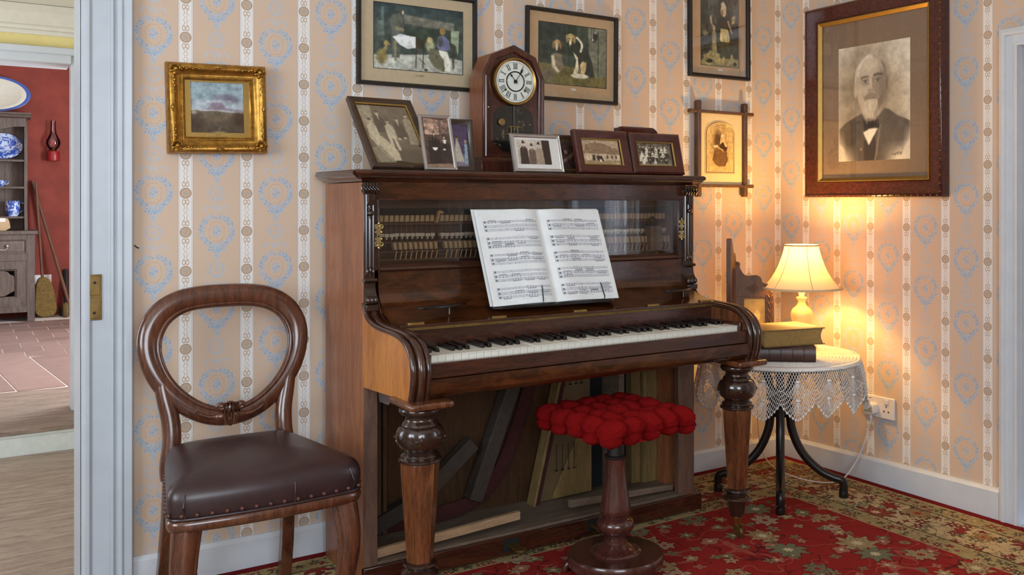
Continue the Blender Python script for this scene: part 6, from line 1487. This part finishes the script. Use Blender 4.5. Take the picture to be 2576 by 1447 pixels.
jg = thing('blue_jug', 'blue and white patterned jug on the lower dresser shelf', 'jug', (-2.625, YW-.10, 1.0055))
MB().lathe([(.0001, 0), (.042, 0), (.044, .004), (.042, .012), (.052, .03), (.058, .06), (.056, .10), (.058, .122), (.064, .134), (.066, .136), (.061, .134), (.054, .10), (.04, .02), (.0001, .016)], 32).build('body', 'china', jg, angle=60)
MB().tube(chaikin([(.054, 0, .112), (.085, 0, .118), (.104, 0, .09), (.096, 0, .06), (.056, 0, .035)], 2), .006, 8).build('handle', 'china', jg, angle=80)
cu = thing('blue_cup', 'small blue and white cup on the middle dresser shelf', 'cup', (-2.715, YW-.10, 1.2655))
MB().lathe([(.0001, 0), (.022, 0), (.024, .006), (.036, .03), (.042, .055), (.040, .055), (.032, .03), (.0001, .01)], 24).build('body', 'china', cu, angle=60)
MB().tube(chaikin([(.036, 0, .045), (.058, 0, .042), (.055, 0, .022), (.032, 0, .02)], 2), .004, 8).build('handle', 'china', cu)
bx = thing('cream_box', 'cream wooden box with pale label on the dresser worktop', 'box', (-2.71, YD+.20, .8865))
MB().prism(chaikin([(-.09, 0), (.062, 0), (.050, .09), (.030, .108), (-.09, .108)], 1), -.05, .05, 'y').build('body', 'mounttan', bx); B(-.09, .022, -.052, -.050, .075, .106).build('label', 'mountwhite', bx)
# oil lamp on the red wall
ol = thing('wall_oil_lamp', 'red tin oil lamp with glass chimney hung on the kitchen wall', 'oil lamp', (-2.315, YW-.06, 1.50), world=False)
MB().lathe([(.0001, 0), (.050, 0), (.052, .004), (.052, .080), (.048, .086), (.020, .090), (.0001, .092)], 28).build('font', 'redtin', ol, angle=50)
MB().lathe([(.022, .088), (.030, .094), (.022, .104), (.014, .112)], 20).build('burner', 'brass', ol)
MB().lathe([(.026, .098), (.048, .125), (.058, .155), (.055, .185), (.040, .215), (.026, .245), (.020, .29), (.018, .36), (.0165, .36), (.018, .29), (.024, .245), (.038, .215), (.053, .185), (.056, .155), (.046, .125), (.025, .098)], 28).build('chimney', 'lglass', ol, angle=80)
MB().prism([(-.05, 0), (.05, 0), (.05, .22), (0, .25), (-.05, .22)], .050, .056, 'y').build('back_plate', 'redtin', ol, .001)
# brooms and sticks in the corner
bs = thing('straw_broom', 'tall straw broom leaning between dresser and red wall', 'broom', (-2.385, YW-.17, ZT), world=True)
MB().prism(chaikin([(-2.47, ZT), (-2.285, ZT), (-2.31, .30), (-2.335, .42), (-2.375, .47), (-2.43, .47), (-2.455, .42), (-2.465, .3)], 2, True), YW-.20, YW-.14, 'y').build('straw_head', 'broom', bs, .01)
MB().tube([(-2.405, YW-.16, .45), (-2.45, YW-.10, 1.30)], .012, 10).build('handle', 'stick', bs)
rk = thing('long_handled_tool', 'long wooden handled tool leaning on the red kitchen wall', 'tool', (-2.22, YW-.25, ZT), world=True)
MB().tube([(-2.190, YW-.22, ZT+.05), (-2.475, YW-.03, 1.32)], .014, 10).build('handle', 'stick', rk)
MB().lathe([(.0001, -.02), (.06, -.02), (.075, 0), (.06, .02), (.0001, .02)], 24, (-2.235, YW-.24, ZT+.055), axis='x').build('round_head', 'plank', rk)
pk = thing('iron_bar', 'dark upright iron bar propped by the kitchen doorway', 'iron bar', (-2.20, YW-.05, ZT), world=True)
MB().tube([(-2.215, YW-.10, ZT+.06), (-2.215, YW-.03, .52)], .022, 8).build('shaft', 'darkmetal', pk); B(-2.27, -2.12, YW-.16, YW-.06, ZT, ZT+.07).build('foot', 'darkmetal', pk, .004)
ks = thing('kitchen_socket', 'white double socket low on the red kitchen wall', 'wall socket', (-2.38, YW, .44), world=True)
B(-2.46, -2.325, YW-.010, YW, .395, .478).build('plate', 'plastic', ks, .003)
for xx_ in (-2.43, -2.36): B(xx_, xx_+.006, YW-.0106, YW-.009, .43, .44).build('pin_hole', 'hole', ks, smooth=False)
